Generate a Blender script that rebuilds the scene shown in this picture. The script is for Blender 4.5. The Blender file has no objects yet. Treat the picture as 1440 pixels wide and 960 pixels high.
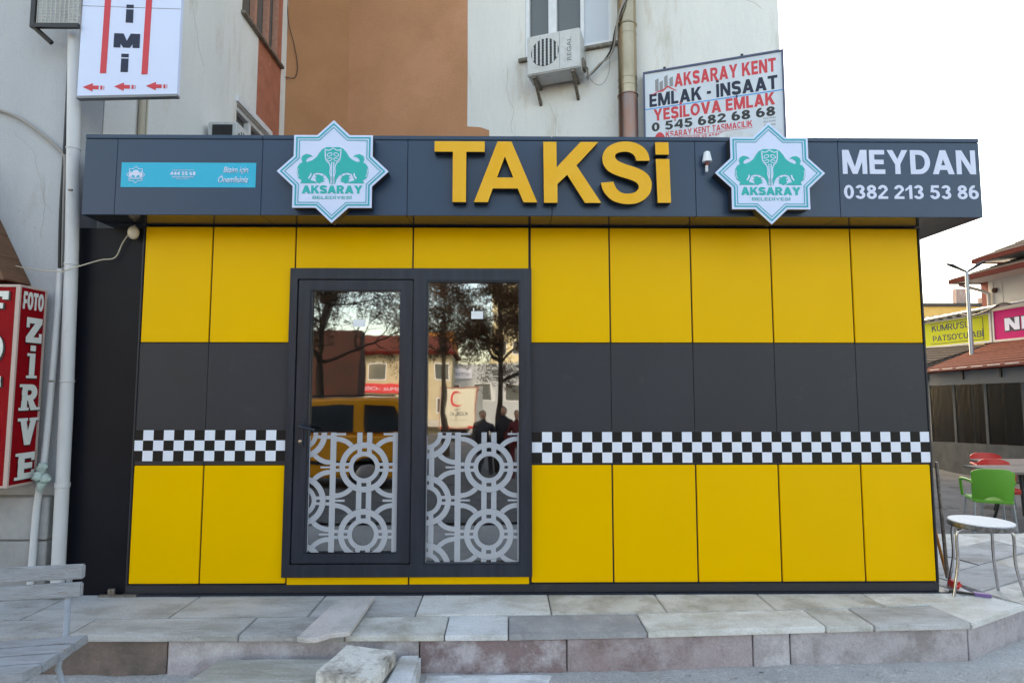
import bpy, bmesh, math, random
from mathutils import Vector, Matrix, noise
from mathutils.geometry import tessellate_polygon
R = math.radians
random.seed(7)
S = bpy.context.scene
COL = S.collection

# ------------------------------------------------------------------ camera
cam_d = bpy.data.cameras.new('camera'); cam = bpy.data.objects.new('camera', cam_d); COL.objects.link(cam)
cam.location = (0, -4.05, 1.38)
cam_d.sensor_width = 36; cam_d.lens = 36 * 820.1 / 1440
cam_d.clip_start = 0.05; cam_d.clip_end = 900
cam.rotation_mode = 'XYZ'
cam.rotation_euler = (R(90 + 4.569), 0, R(-0.6286))
S.camera = cam
# ------------------------------------------------------------------ sky, sun, exposure
W = bpy.data.worlds.new('World'); S.world = W; W.use_nodes = True
nt = W.node_tree; bg = nt.nodes['Background']
sky = nt.nodes.new('ShaderNodeTexSky'); sky.sky_type = 'NISHITA'; sky.sun_disc = False
SUN_EL, SUN_AZ = 36, -8         # sun behind the apartment block, along the view axis (+y)
sky.sun_elevation = R(SUN_EL); sky.sun_rotation = R(SUN_AZ); sky.air_density = 1.0; sky.dust_density = 2.2; sky.ozone_density = 1.0
nt.links.new(sky.outputs[0], bg.inputs[0]); bg.inputs[1].default_value = 0.15
sl = bpy.data.lights.new('sun', 'SUN'); sl.energy = .6; sl.angle = R(14); sl.color = (1, .95, .88)
so = bpy.data.objects.new('sun', sl); COL.objects.link(so)
dv = Vector((math.sin(R(SUN_AZ)) * math.cos(R(SUN_EL)), math.cos(R(SUN_AZ)) * math.cos(R(SUN_EL)), math.sin(R(SUN_EL))))
so.rotation_euler = dv.to_track_quat('Z', 'Y').to_euler(); so.location = dv * 60
S.view_settings.view_transform = 'Standard'; S.view_settings.look = 'None'
S.view_settings.exposure = 2.38; S.view_settings.gamma = 1
S.view_settings.use_white_balance = True; S.view_settings.white_balance_temperature = 9200; S.view_settings.white_balance_tint = 8   # camera balanced for open shade
S.cycles.max_bounces = 8; S.cycles.diffuse_bounces = 4

# ------------------------------------------------------------------ materials
def lin(h):
    if isinstance(h, tuple): return (*h, 1)
    c = [int(h[i:i+2], 16) / 255 for i in (0, 2, 4)]
    return (*[(v / 12.92 if v <= .04045 else ((v + .055) / 1.055) ** 2.4) for v in c], 1)
def mat(name, c, rough=.6, metal=0, c2=None, scale=4, contrast=(.35, .65), bump=0, bscale=40, spec=.5, coat=0,
        c3=None, scale3=30, lim3=(.62, .72), stretch=(1, 1, 1), emit=0, rvar=0, vary=0, grain=0):
    m = bpy.data.materials.new(name); m.use_nodes = True; n = m.node_tree; b = n.nodes['Principled BSDF']
    N = lambda t: n.nodes.new(t)
    b.inputs['Base Color'].default_value = lin(c); b.inputs['Roughness'].default_value = rough
    b.inputs['Metallic'].default_value = metal; b.inputs['Specular IOR Level'].default_value = spec
    b.inputs['Coat Weight'].default_value = coat; b.inputs['Coat Roughness'].default_value = .08
    tc = N('ShaderNodeTexCoord'); mp = N('ShaderNodeMapping'); mp.inputs['Scale'].default_value = stretch
    g = N('ShaderNodeNewGeometry'); n.links.new(g.outputs['Position'], mp.inputs['Vector'])
    out = None
    if c2:
        a = N('ShaderNodeTexNoise'); a.inputs['Scale'].default_value = scale; a.inputs['Detail'].default_value = 8; a.inputs['Roughness'].default_value = .62
        n.links.new(mp.outputs[0], a.inputs['Vector'])
        r = N('ShaderNodeValToRGB'); r.color_ramp.elements[0].position = contrast[0]; r.color_ramp.elements[1].position = contrast[1]
        r.color_ramp.elements[0].color = lin(c); r.color_ramp.elements[1].color = lin(c2)
        n.links.new(a.outputs[0], r.inputs[0]); out = r.outputs[0]
        if rvar:
            mr = N('ShaderNodeMapRange'); mr.inputs['To Min'].default_value = rough; mr.inputs['To Max'].default_value = rough + rvar
            n.links.new(a.outputs[0], mr.inputs[0]); n.links.new(mr.outputs[0], b.inputs['Roughness'])
    if c3:
        a = N('ShaderNodeTexNoise'); a.inputs['Scale'].default_value = scale3; a.inputs['Detail'].default_value = 6; a.inputs['Roughness'].default_value = .7
        n.links.new(mp.outputs[0], a.inputs['Vector'])
        r = N('ShaderNodeValToRGB'); r.color_ramp.elements[0].position = lim3[0]; r.color_ramp.elements[1].position = lim3[1]
        r.color_ramp.elements[0].color = (0, 0, 0, 1); r.color_ramp.elements[1].color = (1, 1, 1, 1)
        n.links.new(a.outputs[0], r.inputs[0])
        mx = N('ShaderNodeMix'); mx.data_type = 'RGBA'; n.links.new(r.outputs[0], mx.inputs[0])
        if out: n.links.new(out, mx.inputs[6])
        else: mx.inputs[6].default_value = lin(c)
        mx.inputs[7].default_value = lin(c3); out = mx.outputs[2]
    if grain and out:
        gn = N('ShaderNodeTexNoise'); gn.inputs['Scale'].default_value = 90; gn.inputs['Detail'].default_value = 3; gr = N('ShaderNodeMapRange'); gr.inputs['From Min'].default_value = .3; gr.inputs['From Max'].default_value = .7
        gr.inputs['To Min'].default_value = 1 - grain; gr.inputs['To Max'].default_value = 1 + grain; gh = N('ShaderNodeHueSaturation'); n.links.new(g.outputs['Position'], gn.inputs['Vector'])
        n.links.new(gn.outputs[0], gr.inputs[0]); n.links.new(gr.outputs[0], gh.inputs['Value']); n.links.new(out, gh.inputs['Color']); out = gh.outputs[0]
    if vary and out:
        oi = N('ShaderNodeObjectInfo'); hs = N('ShaderNodeHueSaturation'); mr = N('ShaderNodeMapRange'); mr.inputs['To Min'].default_value = 1 - vary; mr.inputs['To Max'].default_value = 1 + vary
        n.links.new(oi.outputs['Random'], mr.inputs[0]); n.links.new(mr.outputs[0], hs.inputs['Value']); n.links.new(out, hs.inputs['Color']); out = hs.outputs[0]
    if out: n.links.new(out, b.inputs['Base Color'])
    if bump:
        a = N('ShaderNodeTexNoise'); a.inputs['Scale'].default_value = bscale; a.inputs['Detail'].default_value = 6
        n.links.new(mp.outputs[0], a.inputs['Vector'])
        bp = N('ShaderNodeBump'); bp.inputs['Strength'].default_value = bump; bp.inputs['Distance'].default_value = .01
        n.links.new(a.outputs[0], bp.inputs['Height']); n.links.new(bp.outputs[0], b.inputs['Normal'])
    return m
M = {}
M['yellow'] = mat('yellow composite panel', (.85, .465, .0), .42, c2=(.82, .45, .0), scale=1.5, bump=.03, bscale=1.6, spec=.22, c3=(.45, .30, .06), scale3=19, lim3=(.70, .80), vary=.02, rvar=.14)
M['anthracite'] = mat('anthracite composite panel', (.029, .030, .037), .38, c2=(.033, .034, .042), scale=2, bump=.05, bscale=1.5, spec=.28, c3=(.06, .06, .065), scale3=6, lim3=(.60, .85), vary=.06, rvar=.12)
M['fascia'] = mat('anthracite fascia panel', (.012, .038, .080), .32, c2=(.016, .044, .092), scale=1.3, bump=.05, bscale=1.2, spec=.45, vary=.04, rvar=.10)
M['joint'] = mat('black joint', (.012, .012, .014), .6)
M['soffit'] = mat('glossy anthracite soffit', (.03, .035, .045), .12, spec=.7)
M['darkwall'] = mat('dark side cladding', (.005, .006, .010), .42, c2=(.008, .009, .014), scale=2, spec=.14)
M['frame'] = mat('anthracite aluminium frame', (.014, .018, .029), .34, c2=(.024, .030, .046), scale=3, stretch=(8, 8, .6), spec=.4)
M['signface'] = mat('white sign acrylic', (.61, .69, .90), .35, spec=.3)
M['signwhite'] = mat('white vinyl lettering', (.64, .69, .85), .5, spec=.2)
M['edge'] = mat('dark sign edge', (.02, .02, .022), .4)
M['teal'] = mat('teal print', (.0, .43, .41), .4, spec=.15)
M['tealline'] = mat('blue teal line print', (.02, .38, .46), .4, spec=.15)
M['banner'] = mat('turquoise banner', (.0, .44, .64), .4, spec=.15)
M['letter'] = mat('amber acrylic letter', (.84, .41, .02), .4, c2=(.86, .45, .04), scale=7, spec=.2)
M['checkw'] = mat('white check', (.72, .76, .86), .5, spec=.2); M['checkb'] = mat('black check', (.012, .010, .010), .5, spec=.2)
M['film'] = mat('frosted film', (.39, .405, .45), .7, spec=.2)
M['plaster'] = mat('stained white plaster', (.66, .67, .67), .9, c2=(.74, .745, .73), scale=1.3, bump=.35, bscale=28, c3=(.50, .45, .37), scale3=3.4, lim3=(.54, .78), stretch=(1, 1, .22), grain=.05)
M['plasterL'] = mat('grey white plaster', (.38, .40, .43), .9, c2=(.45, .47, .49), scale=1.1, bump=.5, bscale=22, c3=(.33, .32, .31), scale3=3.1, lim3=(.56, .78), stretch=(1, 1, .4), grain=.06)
M['brown'] = mat('brown painted plaster', (.45, .215, .115), .92, c2=(.53, .255, .14), scale=1.2, bump=.45, bscale=60, c3=(.56, .27, .16), scale3=.9, lim3=(.5, .7), grain=.08)
M['brown_shaded'] = mat('shaded brown painted plaster', (.36, .165, .080), .92, c2=(.41, .195, .095), scale=1.4, bump=.45, bscale=60, grain=.08)  # same brown paint, darkened: the corner wall's shade is put into the colour
M['salmon'] = mat('salmon painted plaster', (.45, .16, .10), .9, c2=(.38, .125, .075), scale=6, bump=.5, bscale=50, c3=(.55, .40, .33), scale3=14, lim3=(.62, .7))
M['salmonframe'] = mat('salmon painted wood', (.38, .17, .12), .7, c2=(.45, .24, .18), scale=20)
M['pane'] = mat('dim window pane', (.10, .11, .11), .12, spec=.7)
M['palepane'] = mat('pale blind pane', (.50, .55, .62), .35)
M['pvc'] = mat('white pvc', (.70, .73, .78), .4, c2=(.62, .65, .69), scale=9)
M['acwhite'] = mat('aged white enamel', (.58, .60, .62), .45, c2=(.50, .51, .51), scale=9, c3=(.30, .25, .19), scale3=18, lim3=(.62, .75))
M['black'] = mat('black plastic', (.015, .015, .016), .5)
M['greytext'] = mat('grey print', (.13, .15, .17), .6)
M['rusty'] = mat('grimy steel bracket', (.25, .23, .20), .6, .3, c2=(.12, .09, .07), scale=30)
M['steel'] = mat('brushed stainless flue', (.42, .33, .22), .26, 1, c2=(.30, .23, .15), scale=6, stretch=(1, 1, .3))
M['heat'] = mat('heat tinted steel', (.26, .12, .08), .32, 1, c2=(.20, .16, .15), scale=9, stretch=(2, 2, .4))
M['chrome'] = mat('worn chrome tube', (.62, .62, .64), .2, 1, c2=(.45, .43, .42), scale=30)
M['pipe'] = mat('grey white drain pipe', (.58, .59, .61), .5, c2=(.50, .51, .52), scale=5, stretch=(1, 1, .3), c3=(.3, .27, .24), scale3=12, lim3=(.64, .75))
M['cable'] = mat('grey cable', (.30, .28, .26), .7); M['beige'] = mat('beige cable', (.50, .44, .34), .6)
M['red'] = mat('red sign enamel', (.30, .004, .009), .5, c2=(.25, .003, .008), scale=5, spec=.08)
M['redprint'] = mat('red print', (.62, .035, .05), .5)
M['bluetrim'] = mat('blue grey frame', (.06, .08, .16), .5)
M['blueprint'] = mat('blue print', (.02, .30, .70), .5)
M['navytext'] = mat('navy grey print', (.035, .045, .075), .6, spec=.15)
M['signpaper'] = mat('weathered white vinyl', (.60, .66, .74), .5, c2=(.54, .60, .68), scale=3)
M['white'] = mat('white cap', (.75, .78, .82), .5)
M['wood'] = mat('brown wood board', (.17, .075, .035), .6, c2=(.11, .05, .025), scale=6, stretch=(1, 1, 8))
M['bench'] = mat('weathered pale painted wood', (.40, .425, .465), .8, c2=(.31, .32, .34), scale=5, stretch=(1, 6, 9), bump=.8, bscale=30, c3=(.30, .20, .13), scale3=6, lim3=(.60, .68), spec=.15)
M['benchmetal'] = mat('pale blue painted tube', (.38, .45, .55), .5, c2=(.30, .35, .42), scale=15, c3=(.22, .15, .10), scale3=25, lim3=(.64, .7))
def stone(nm, a, b, c, s=3, **k): return mat(nm, a, .9, c2=b, scale=s, bump=.6, bscale=45, c3=c, scale3=4.5, lim3=(.46, .64), spec=.2, vary=.05, grain=.10, **k)
M['slab'] = [stone('pale marble slab', (.72, .74, .77), (.58, .60, .62), (.44, .43, .41), 3, stretch=(.5, 1, 1)),
             stone('cream marble slab', (.74, .74, .73), (.63, .63, .61), (.50, .48, .43), 4, stretch=(.5, 1, 1)),
             stone('grey marble slab', (.50, .505, .515), (.40, .405, .41), (.31, .30, .29), 3, stretch=(.5, 1, 1)),
             stone('dark grey stone slab', (.33, .33, .345), (.25, .25, .26), (.40, .40, .41), 9),
             stone('beige grey slab', (.66, .66, .64), (.52, .51, .48), (.40, .38, .34), 2.2), stone('streaky grey slab', (.54, .54, .545), (.42, .42, .42), (.33, .32, .30), 5, stretch=(.35, 1, 1))]
M['kerb'] = [stone('mauve andesite', (.26, .20, .18), (.205, .16, .145), (.16, .135, .12), 3),
             stone('pinkish andesite', (.25, .185, .185), (.20, .145, .15), (.44, .41, .43), 2),
             stone('pale lilac andesite', (.50, .47, .49), (.41, .38, .40), (.30, .27, .27), 3),
             stone('dusty lilac andesite', (.50, .46, .49), (.33, .29, .29), (.60, .58, .60), 1.5)]
M['kerb'].append(stone('patchy pink and lilac andesite', (.33, .245, .245), (.50, .46, .49), (.25, .19, .19), 1.6))
M['terracebase'] = mat('mortar bed', (.26, .25, .23), .95, bump=.5)
M['pinkstone'] = stone('pale pink cut stone', (.62, .58, .57), (.55, .50, .49), (.45, .44, .42), 5)
M['whitestone'] = stone('weathered white marble block', (.74, .73, .70), (.66, .64, .60), (.20, .17, .14), 6)
M['olivestone'] = stone('dirty olive grey slab', (.42, .41, .37), (.33, .32, .28), (.50, .50, .47), 3, stretch=(.3, 1, 1))
M['greystone'] = mat('rough grey cladding', (.36, .36, .36), .95, c2=(.26, .26, .26), scale=3, bump=.9, bscale=18, c3=(.33, .32, .31), scale3=9, lim3=(.55, .7))
M['tar'] = mat('worn pale asphalt', (.38, .375, .37), .95, c2=(.49, .48, .475), scale=1.1, bump=1.0, bscale=70, c3=(.62, .61, .60), scale3=26, lim3=(.56, .70), spec=.15, grain=.16)
M['rubble'] = mat('broken concrete', (.46, .45, .43), .95, c2=(.30, .29, .28), scale=14, bump=.8, bscale=60)
M['greenp'] = mat('green plastic', (.115, .40, .045), .4); M['redp'] = mat('red plastic', (.60, .02, .015), .4)
M['tabletop'] = mat('taupe table top', (.20, .16, .14), .7, c2=(.25, .21, .19), scale=9, spec=.08)
M['stoolwhite'] = mat('speckled white laminate', (.66, .68, .70), .5, c2=(.54, .56, .58), scale=60)
M['stooledge'] = mat('worn steel rim', (.30, .30, .31), .35, .8, c2=(.07, .07, .07), scale=22)
M['rooftile'] = mat('red brown tiled roofing', (.10, .028, .021), .9, c2=(.135, .042, .030), scale=8, bump=.6, bscale=20, spec=.1)
M['shingle'] = mat('dark shingle', (.055, .046, .042), .9, c2=(.085, .073, .068), scale=22, bump=.6, bscale=30, spec=.03)
M['eave'] = mat('dark red eave', (.085, .006, .005), .8, spec=.15); M['eavewhite'] = mat('pale soffit', (.55, .53, .50), .8)
M['vinyl'] = mat('cloudy grey tarpaulin', (.085, .088, .09), .8, c2=(.12, .123, .125), scale=3, bump=.4, bscale=6, spec=.05)
M['tarpframe'] = mat('pale grey tarpaulin', (.17, .175, .18), .7)
M['lime'] = mat('yellow green sign face', (.42, .44, .015), .6, spec=.1); M['pink'] = mat('magenta sign face', (.50, .004, .14), .6, spec=.1)
M['yelhouse'] = mat('yellow house plaster', (.62, .38, .12), .9, c2=(.55, .33, .10), scale=2)
M['rustsheet'] = mat('rust streaked sheet', (.38, .34, .32), .7, c2=(.24, .08, .05), scale=9, stretch=(4, 4, .3))
M['galv'] = mat('galvanised steel', (.42, .45, .48), .4, .5)
M['maroon'] = mat('dark maroon render', (.055, .014, .011), .9, c2=(.025, .012, .009), scale=.8)
M['cream'] = mat('cream render', (.52, .46, .33), .9, c2=(.46, .40, .28), scale=1)
M['palerender'] = mat('pale yellow render', (.66, .58, .38), .9); M['orange'] = mat('orange render', (.50, .20, .05), .9)
M['greyrender'] = mat('blue grey render', (.40, .44, .48), .9)
M['taxi'] = mat('taxi orange paint', (.72, .30, .015), .25, coat=.6); M['tyre'] = mat('tyre rubber', (.02, .02, .02), .8)
M['carglass'] = mat('car glass', (.02, .025, .03), .06, spec=.8); M['rim'] = mat('alloy rim', (.5, .5, .52), .3, .8)
M['truck'] = mat('cream truck box', (.66, .64, .54), .4); M['lamp_red'] = mat('red lamp lens', (.55, .02, .02), .3)
M['bark'] = mat('dark bark', (.045, .032, .024), .95, bump=.6); 
M['leafA'] = mat('dry brown leaf', (.11, .05, .024), .8); M['leafB'] = mat('dull olive brown leaf', (.085, .062, .028), .8)
M['coat'] = mat('dark coat', (.02, .022, .028), .9); M['coatred'] = mat('maroon coat', (.10, .015, .018), .9)
M['jeans'] = mat('dark trousers', (.03, .035, .05), .9); M['skin'] = mat('skin', (.40, .22, .15), .6); M['hair'] = mat('dark hair', (.02, .014, .01), .7)
M['purple'] = mat('purple plastic', (.17, .10, .28), .5); M['redrag'] = mat('red plastic bit', (.55, .03, .02), .5)
M['interior'] = mat('grey interior lining', (.10, .10, .11), .8); M['intfloor'] = mat('interior floor', (.25, .27, .30), .5)
M['bulb'] = mat('dusty cream globe', (.62, .54, .42), .5)
# window glass: tinted mirror coating over a see-through dark pane
def glassmat():
    m = bpy.data.materials.new('tinted reflective glass'); m.use_nodes = True; n = m.node_tree; n.nodes.clear(); N = lambda t: n.nodes.new(t)
    o = N('ShaderNodeOutputMaterial'); mx = N('ShaderNodeMixShader'); gl = N('ShaderNodeBsdfGlossy'); tr = N('ShaderNodeBsdfTransparent')
    gl.inputs['Color'].default_value = (.74, .76, .78, 1); gl.inputs['Roughness'].default_value = .018
    tr.inputs['Color'].default_value = (.36, .36, .36, 1)
    fr = N('ShaderNodeFresnel'); fr.inputs[0].default_value = 1.5; ad = N('ShaderNodeMath'); ad.operation = 'ADD'; ad.inputs[1].default_value = .35; ad.use_clamp = True
    n.links.new(fr.outputs[0], ad.inputs[0]); n.links.new(ad.outputs[0], mx.inputs[0]); n.links.new(tr.outputs[0], mx.inputs[1]); n.links.new(gl.outputs[0], mx.inputs[2])
    tx = N('ShaderNodeTexNoise'); tx.inputs['Scale'].default_value = 2.2; bp = N('ShaderNodeBump'); bp.inputs['Strength'].default_value = .07; bp.inputs['Distance'].default_value = .02
    n.links.new(tx.outputs[0], bp.inputs['Height']); n.links.new(bp.outputs[0], gl.inputs['Normal'])
    n.links.new(mx.outputs[0], o.inputs[0]); return m
M['glass'] = glassmat()
def vinylglass():
    m = bpy.data.materials.new('cloudy clear vinyl'); m.use_nodes = True; n = m.node_tree; n.nodes.clear(); N = lambda t: n.nodes.new(t)
    o = N('ShaderNodeOutputMaterial'); mx = N('ShaderNodeMixShader'); gl = N('ShaderNodeBsdfGlossy'); tr = N('ShaderNodeBsdfTransparent')
    gl.inputs['Color'].default_value = (.8, .8, .8, 1); gl.inputs['Roughness'].default_value = .3; tr.inputs['Color'].default_value = (.27, .27, .27, 1)
    mx.inputs[0].default_value = .03
    tx = N('ShaderNodeTexNoise'); tx.inputs['Scale'].default_value = 5; bp = N('ShaderNodeBump'); bp.inputs['Strength'].default_value = .5; bp.inputs['Distance'].default_value = .03
    n.links.new(tx.outputs[0], bp.inputs['Height']); n.links.new(bp.outputs[0], gl.inputs['Normal'])
    n.links.new(tr.outputs[0], mx.inputs[1]); n.links.new(gl.outputs[0], mx.inputs[2]); n.links.new(mx.outputs[0], o.inputs[0]); return m
M['vinylclear'] = vinylglass()

# ------------------------------------------------------------------ mesh helpers
def mm(x): return x if isinstance(x, bpy.types.Material) else M[x]
class MB:
    def __init__(s, T=None): s.v = []; s.f = []; s.mi = []; s.m = 0; s.T = T
    def add(s, vs, fs):
        b = len(s.v)
        for p in vs:
            p = Vector(p); s.v.append(s.T @ p if s.T else p)
        for f in fs: s.f.append([b + i for i in f]); s.mi.append(s.m)
        return s
    def box(s, x0, x1, y0, y1, z0, z1):
        s.add([(x, y, z) for z in (z0, z1) for y in (y0, y1) for x in (x0, x1)],
              [(0, 2, 3, 1), (4, 5, 7, 6), (0, 1, 5, 4), (2, 6, 7, 3), (0, 4, 6, 2), (1, 3, 7, 5)]); return s
    def hexa(s, q, z0, z1, zt=None):                          # 4-corner footprint between two heights
        s.add([(x, y, z0) for x, y in q] + [(x, y, z1) for x, y in q], [(3, 2, 1, 0), (4, 5, 6, 7)] + [(i, (i + 1) % 4, 4 + (i + 1) % 4, 4 + i) for i in range(4)]); return s
    def poly(s, outer, y0, y1, holes=()):                    # outline in x,z between depths y0 (front) and y1
        loops = [list(outer)] + [list(h) for h in holes]
        flat = [p for l in loops for p in l]; n = len(flat)
        tris = tessellate_polygon([[Vector((p[0], p[1], 0)) for p in l] for l in loops])
        fs = [tuple(t) for t in tris] + [tuple(n + i for i in reversed(t)) for t in tris]
        b = 0
        for l in loops:
            k = len(l)
            for i in range(k): j = (i + 1) % k; fs.append((b + i, b + j, n + b + j, n + b + i))
            b += k
        s.add([(p[0], y0, p[1]) for p in flat] + [(p[0], y1, p[1]) for p in flat], fs); return s
    def prism(s, pts, vec):                                   # any planar 3-D outline swept by vec
        n = len(pts); vec = Vector(vec)
        s.add([Vector(p) for p in pts] + [Vector(p) + vec for p in pts], [tuple(range(n)), tuple(range(2 * n - 1, n - 1, -1))] + [(i, (i + 1) % n, n + (i + 1) % n, n + i) for i in range(n)]); return s
    def tube(s, path, r, n=10, caps=True):
        path = [Vector(p) for p in path]; rr = r if isinstance(r, (list, tuple)) else [r] * len(path); vs = []; fs = []; up = None
        for i, p in enumerate(path):
            t = (path[min(i + 1, len(path) - 1)] - path[max(i - 1, 0)]).normalized()
            if up is None: up = t.orthogonal().normalized()
            up = (up - t * up.dot(t)).normalized(); w = t.cross(up)
            for k in range(n): a = 2 * math.pi * k / n; vs.append(p + (up * math.cos(a) + w * math.sin(a)) * rr[i])
        for i in range(len(path) - 1):
            for k in range(n): j = (k + 1) % n; fs.append((i * n + k, i * n + j, (i + 1) * n + j, (i + 1) * n + k))
        if caps: fs.append(tuple(reversed(range(n)))); fs.append(tuple(range((len(path) - 1) * n, len(path) * n)))
        s.add(vs, fs); return s
    def lathe(s, c, prof, n=24, axis='z', sx=1, sy=1):        # prof = [(r, h)...]
        vs = []; fs = []; c = Vector(c)
        for r, h in prof:
            for k in range(n):
                a = 2 * math.pi * k / n; p = (r * math.cos(a) * sx, r * math.sin(a) * sy, h)
                if axis == 'y': p = (p[0], h, p[1])
                if axis == 'x': p = (h, p[0], p[1])
                vs.append(c + Vector(p))
        for i in range(len(prof) - 1):
            for k in range(n): j = (k + 1) % n; fs.append((i * n + k, i * n + j, (i + 1) * n + j, (i + 1) * n + k))
        fs.append(tuple(reversed(range(n)))); fs.append(tuple(range((len(prof) - 1) * n, len(prof) * n)))
        s.add(vs, fs); return s
    def ball(s, c, rx, ry, rz, n=12): 
        k = 8; return s.lathe(c, [(max(.02, math.sin(math.pi * (i / k))) , -math.cos(math.pi * i / k) * rz / 1) for i in range(k + 1)], n, 'z', rx, ry)
    def build(s, name, mats, parent=None, smooth=False, bevel=0, seg=2, origin=None, rough=0):
        me = bpy.data.meshes.new(name)
        if not isinstance(mats, (list, tuple)): mats = [mats]
        vs = s.v
        if parent is None:
            if origin is None:
                xs = [v.x for v in vs]; ys = [v.y for v in vs]; zs = [v.z for v in vs]; origin = Vector(((min(xs) + max(xs)) / 2, (min(ys) + max(ys)) / 2, min(zs)))
            origin = Vector(origin); vs = [v - origin for v in vs]
        me.from_pydata(vs, [], s.f)
        for m in mats: me.materials.append(mm(m))
        for p, i in zip(me.polygons, s.mi): p.material_index = i
        bm = bmesh.new(); bm.from_mesh(me)
        bmesh.ops.recalc_face_normals(bm, faces=bm.faces)
        if bevel: bmesh.ops.bevel(bm, geom=[e for e in bm.edges if len(e.link_faces) == 2 and e.calc_face_angle(0) > .5], offset=bevel, segments=seg, affect='EDGES', clamp_overlap=True)
        if rough:
            bmesh.ops.subdivide_edges(bm, edges=bm.edges[:], cuts=3, use_grid_fill=True)
            for v in bm.verts: q = (v.co + (origin if origin else Vector())) * 9; v.co += noise.noise_vector(q) * rough + noise.noise_vector(q * 4) * rough * .4
        bm.to_mesh(me); bm.free()
        if smooth:
            for p in me.polygons: p.use_smooth = True
            try: me.set_sharp_from_angle(angle=R(40))
            except Exception: pass
        o = bpy.data.objects.new(name, me); COL.objects.link(o)
        if parent is not None: adopt(o, parent)
        else: o.location = origin
        return o
def wm(o):
    m = Matrix.LocRotScale(o.location, o.rotation_euler, o.scale)
    return wm(o.parent) @ o.matrix_parent_inverse @ m if o.parent else m
def adopt(o, parent):
    o.parent = parent; o.matrix_parent_inverse = wm(parent).inverted()
def tag(o, label, cat, group=None, kind=None):
    o['label'] = label; o['category'] = cat
    if group: o['group'] = group
    if kind: o['kind'] = kind
    return o
def thing(name, label, cat, loc, group=None, rz=0):
    o = bpy.data.objects.new(name, None); o.empty_display_size = .1; COL.objects.link(o); o.location = loc; o.rotation_euler = (0, 0, rz)
    return tag(o, label, cat, group)
def struct(o): o['kind'] = 'structure'; return o
def kids(o): return [c for c in bpy.data.objects if c.parent == o]
def dup(o, loc, label=None, rz=None, parent=None):
    c = o.copy(); COL.objects.link(c)
    if parent is None:
        c.location = loc
        if label: c['label'] = label
        if rz is not None: c.rotation_euler = (0, 0, rz)
    else: c.parent = parent
    for k in kids(o): dup(k, None, parent=c)
    return c
def text(s, w, h, cx, cz, y, m, name, parent, T=None, thick=.0015, bold=0, shear=0, spacing=1, label=None):
    cu = bpy.data.curves.new('t', 'FONT'); cu.body = s; cu.align_x = 'CENTER'; cu.offset = bold; cu.shear = shear; cu.space_character = spacing
    cu.resolution_u = 4
    o = bpy.data.objects.new('t', cu); COL.objects.link(o); bpy.context.view_layer.update()
    me = bpy.data.meshes.new_from_object(o.evaluated_get(bpy.context.evaluated_depsgraph_get())); bpy.data.objects.remove(o)
    xs = [v.co.x for v in me.vertices]; ys = [v.co.y for v in me.vertices]
    x0, x1, y0, y1 = min(xs), max(xs), min(ys), max(ys); sx = w / (x1 - x0); sy = h / (y1 - y0)
    bm = bmesh.new(); bm.from_mesh(me); bmesh.ops.remove_doubles(bm, verts=bm.verts, dist=1e-5)
    ext = bmesh.ops.extrude_face_region(bm, geom=bm.faces[:]); 
    for g in ext['geom']:
        if isinstance(g, bmesh.types.BMVert): g.co.z += 1
    for v in bm.verts:
        p = Vector((cx + (v.co.x - (x0 + x1) / 2) * sx, y + (0 if v.co.z < .5 else -thick), cz + (v.co.y - (y0 + y1) / 2) * sy)); v.co = T @ p if T else p
    bmesh.ops.recalc_face_normals(bm, faces=bm.faces)
    me2 = bpy.data.meshes.new(name); bm.to_mesh(me2); bm.free(); me2.materials.append(mm(m))
    bpy.data.meshes.remove(me)
    o = bpy.data.objects.new(name, me2); COL.objects.link(o); adopt(o, parent)
    if label: o['label'] = label
    return o
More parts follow.
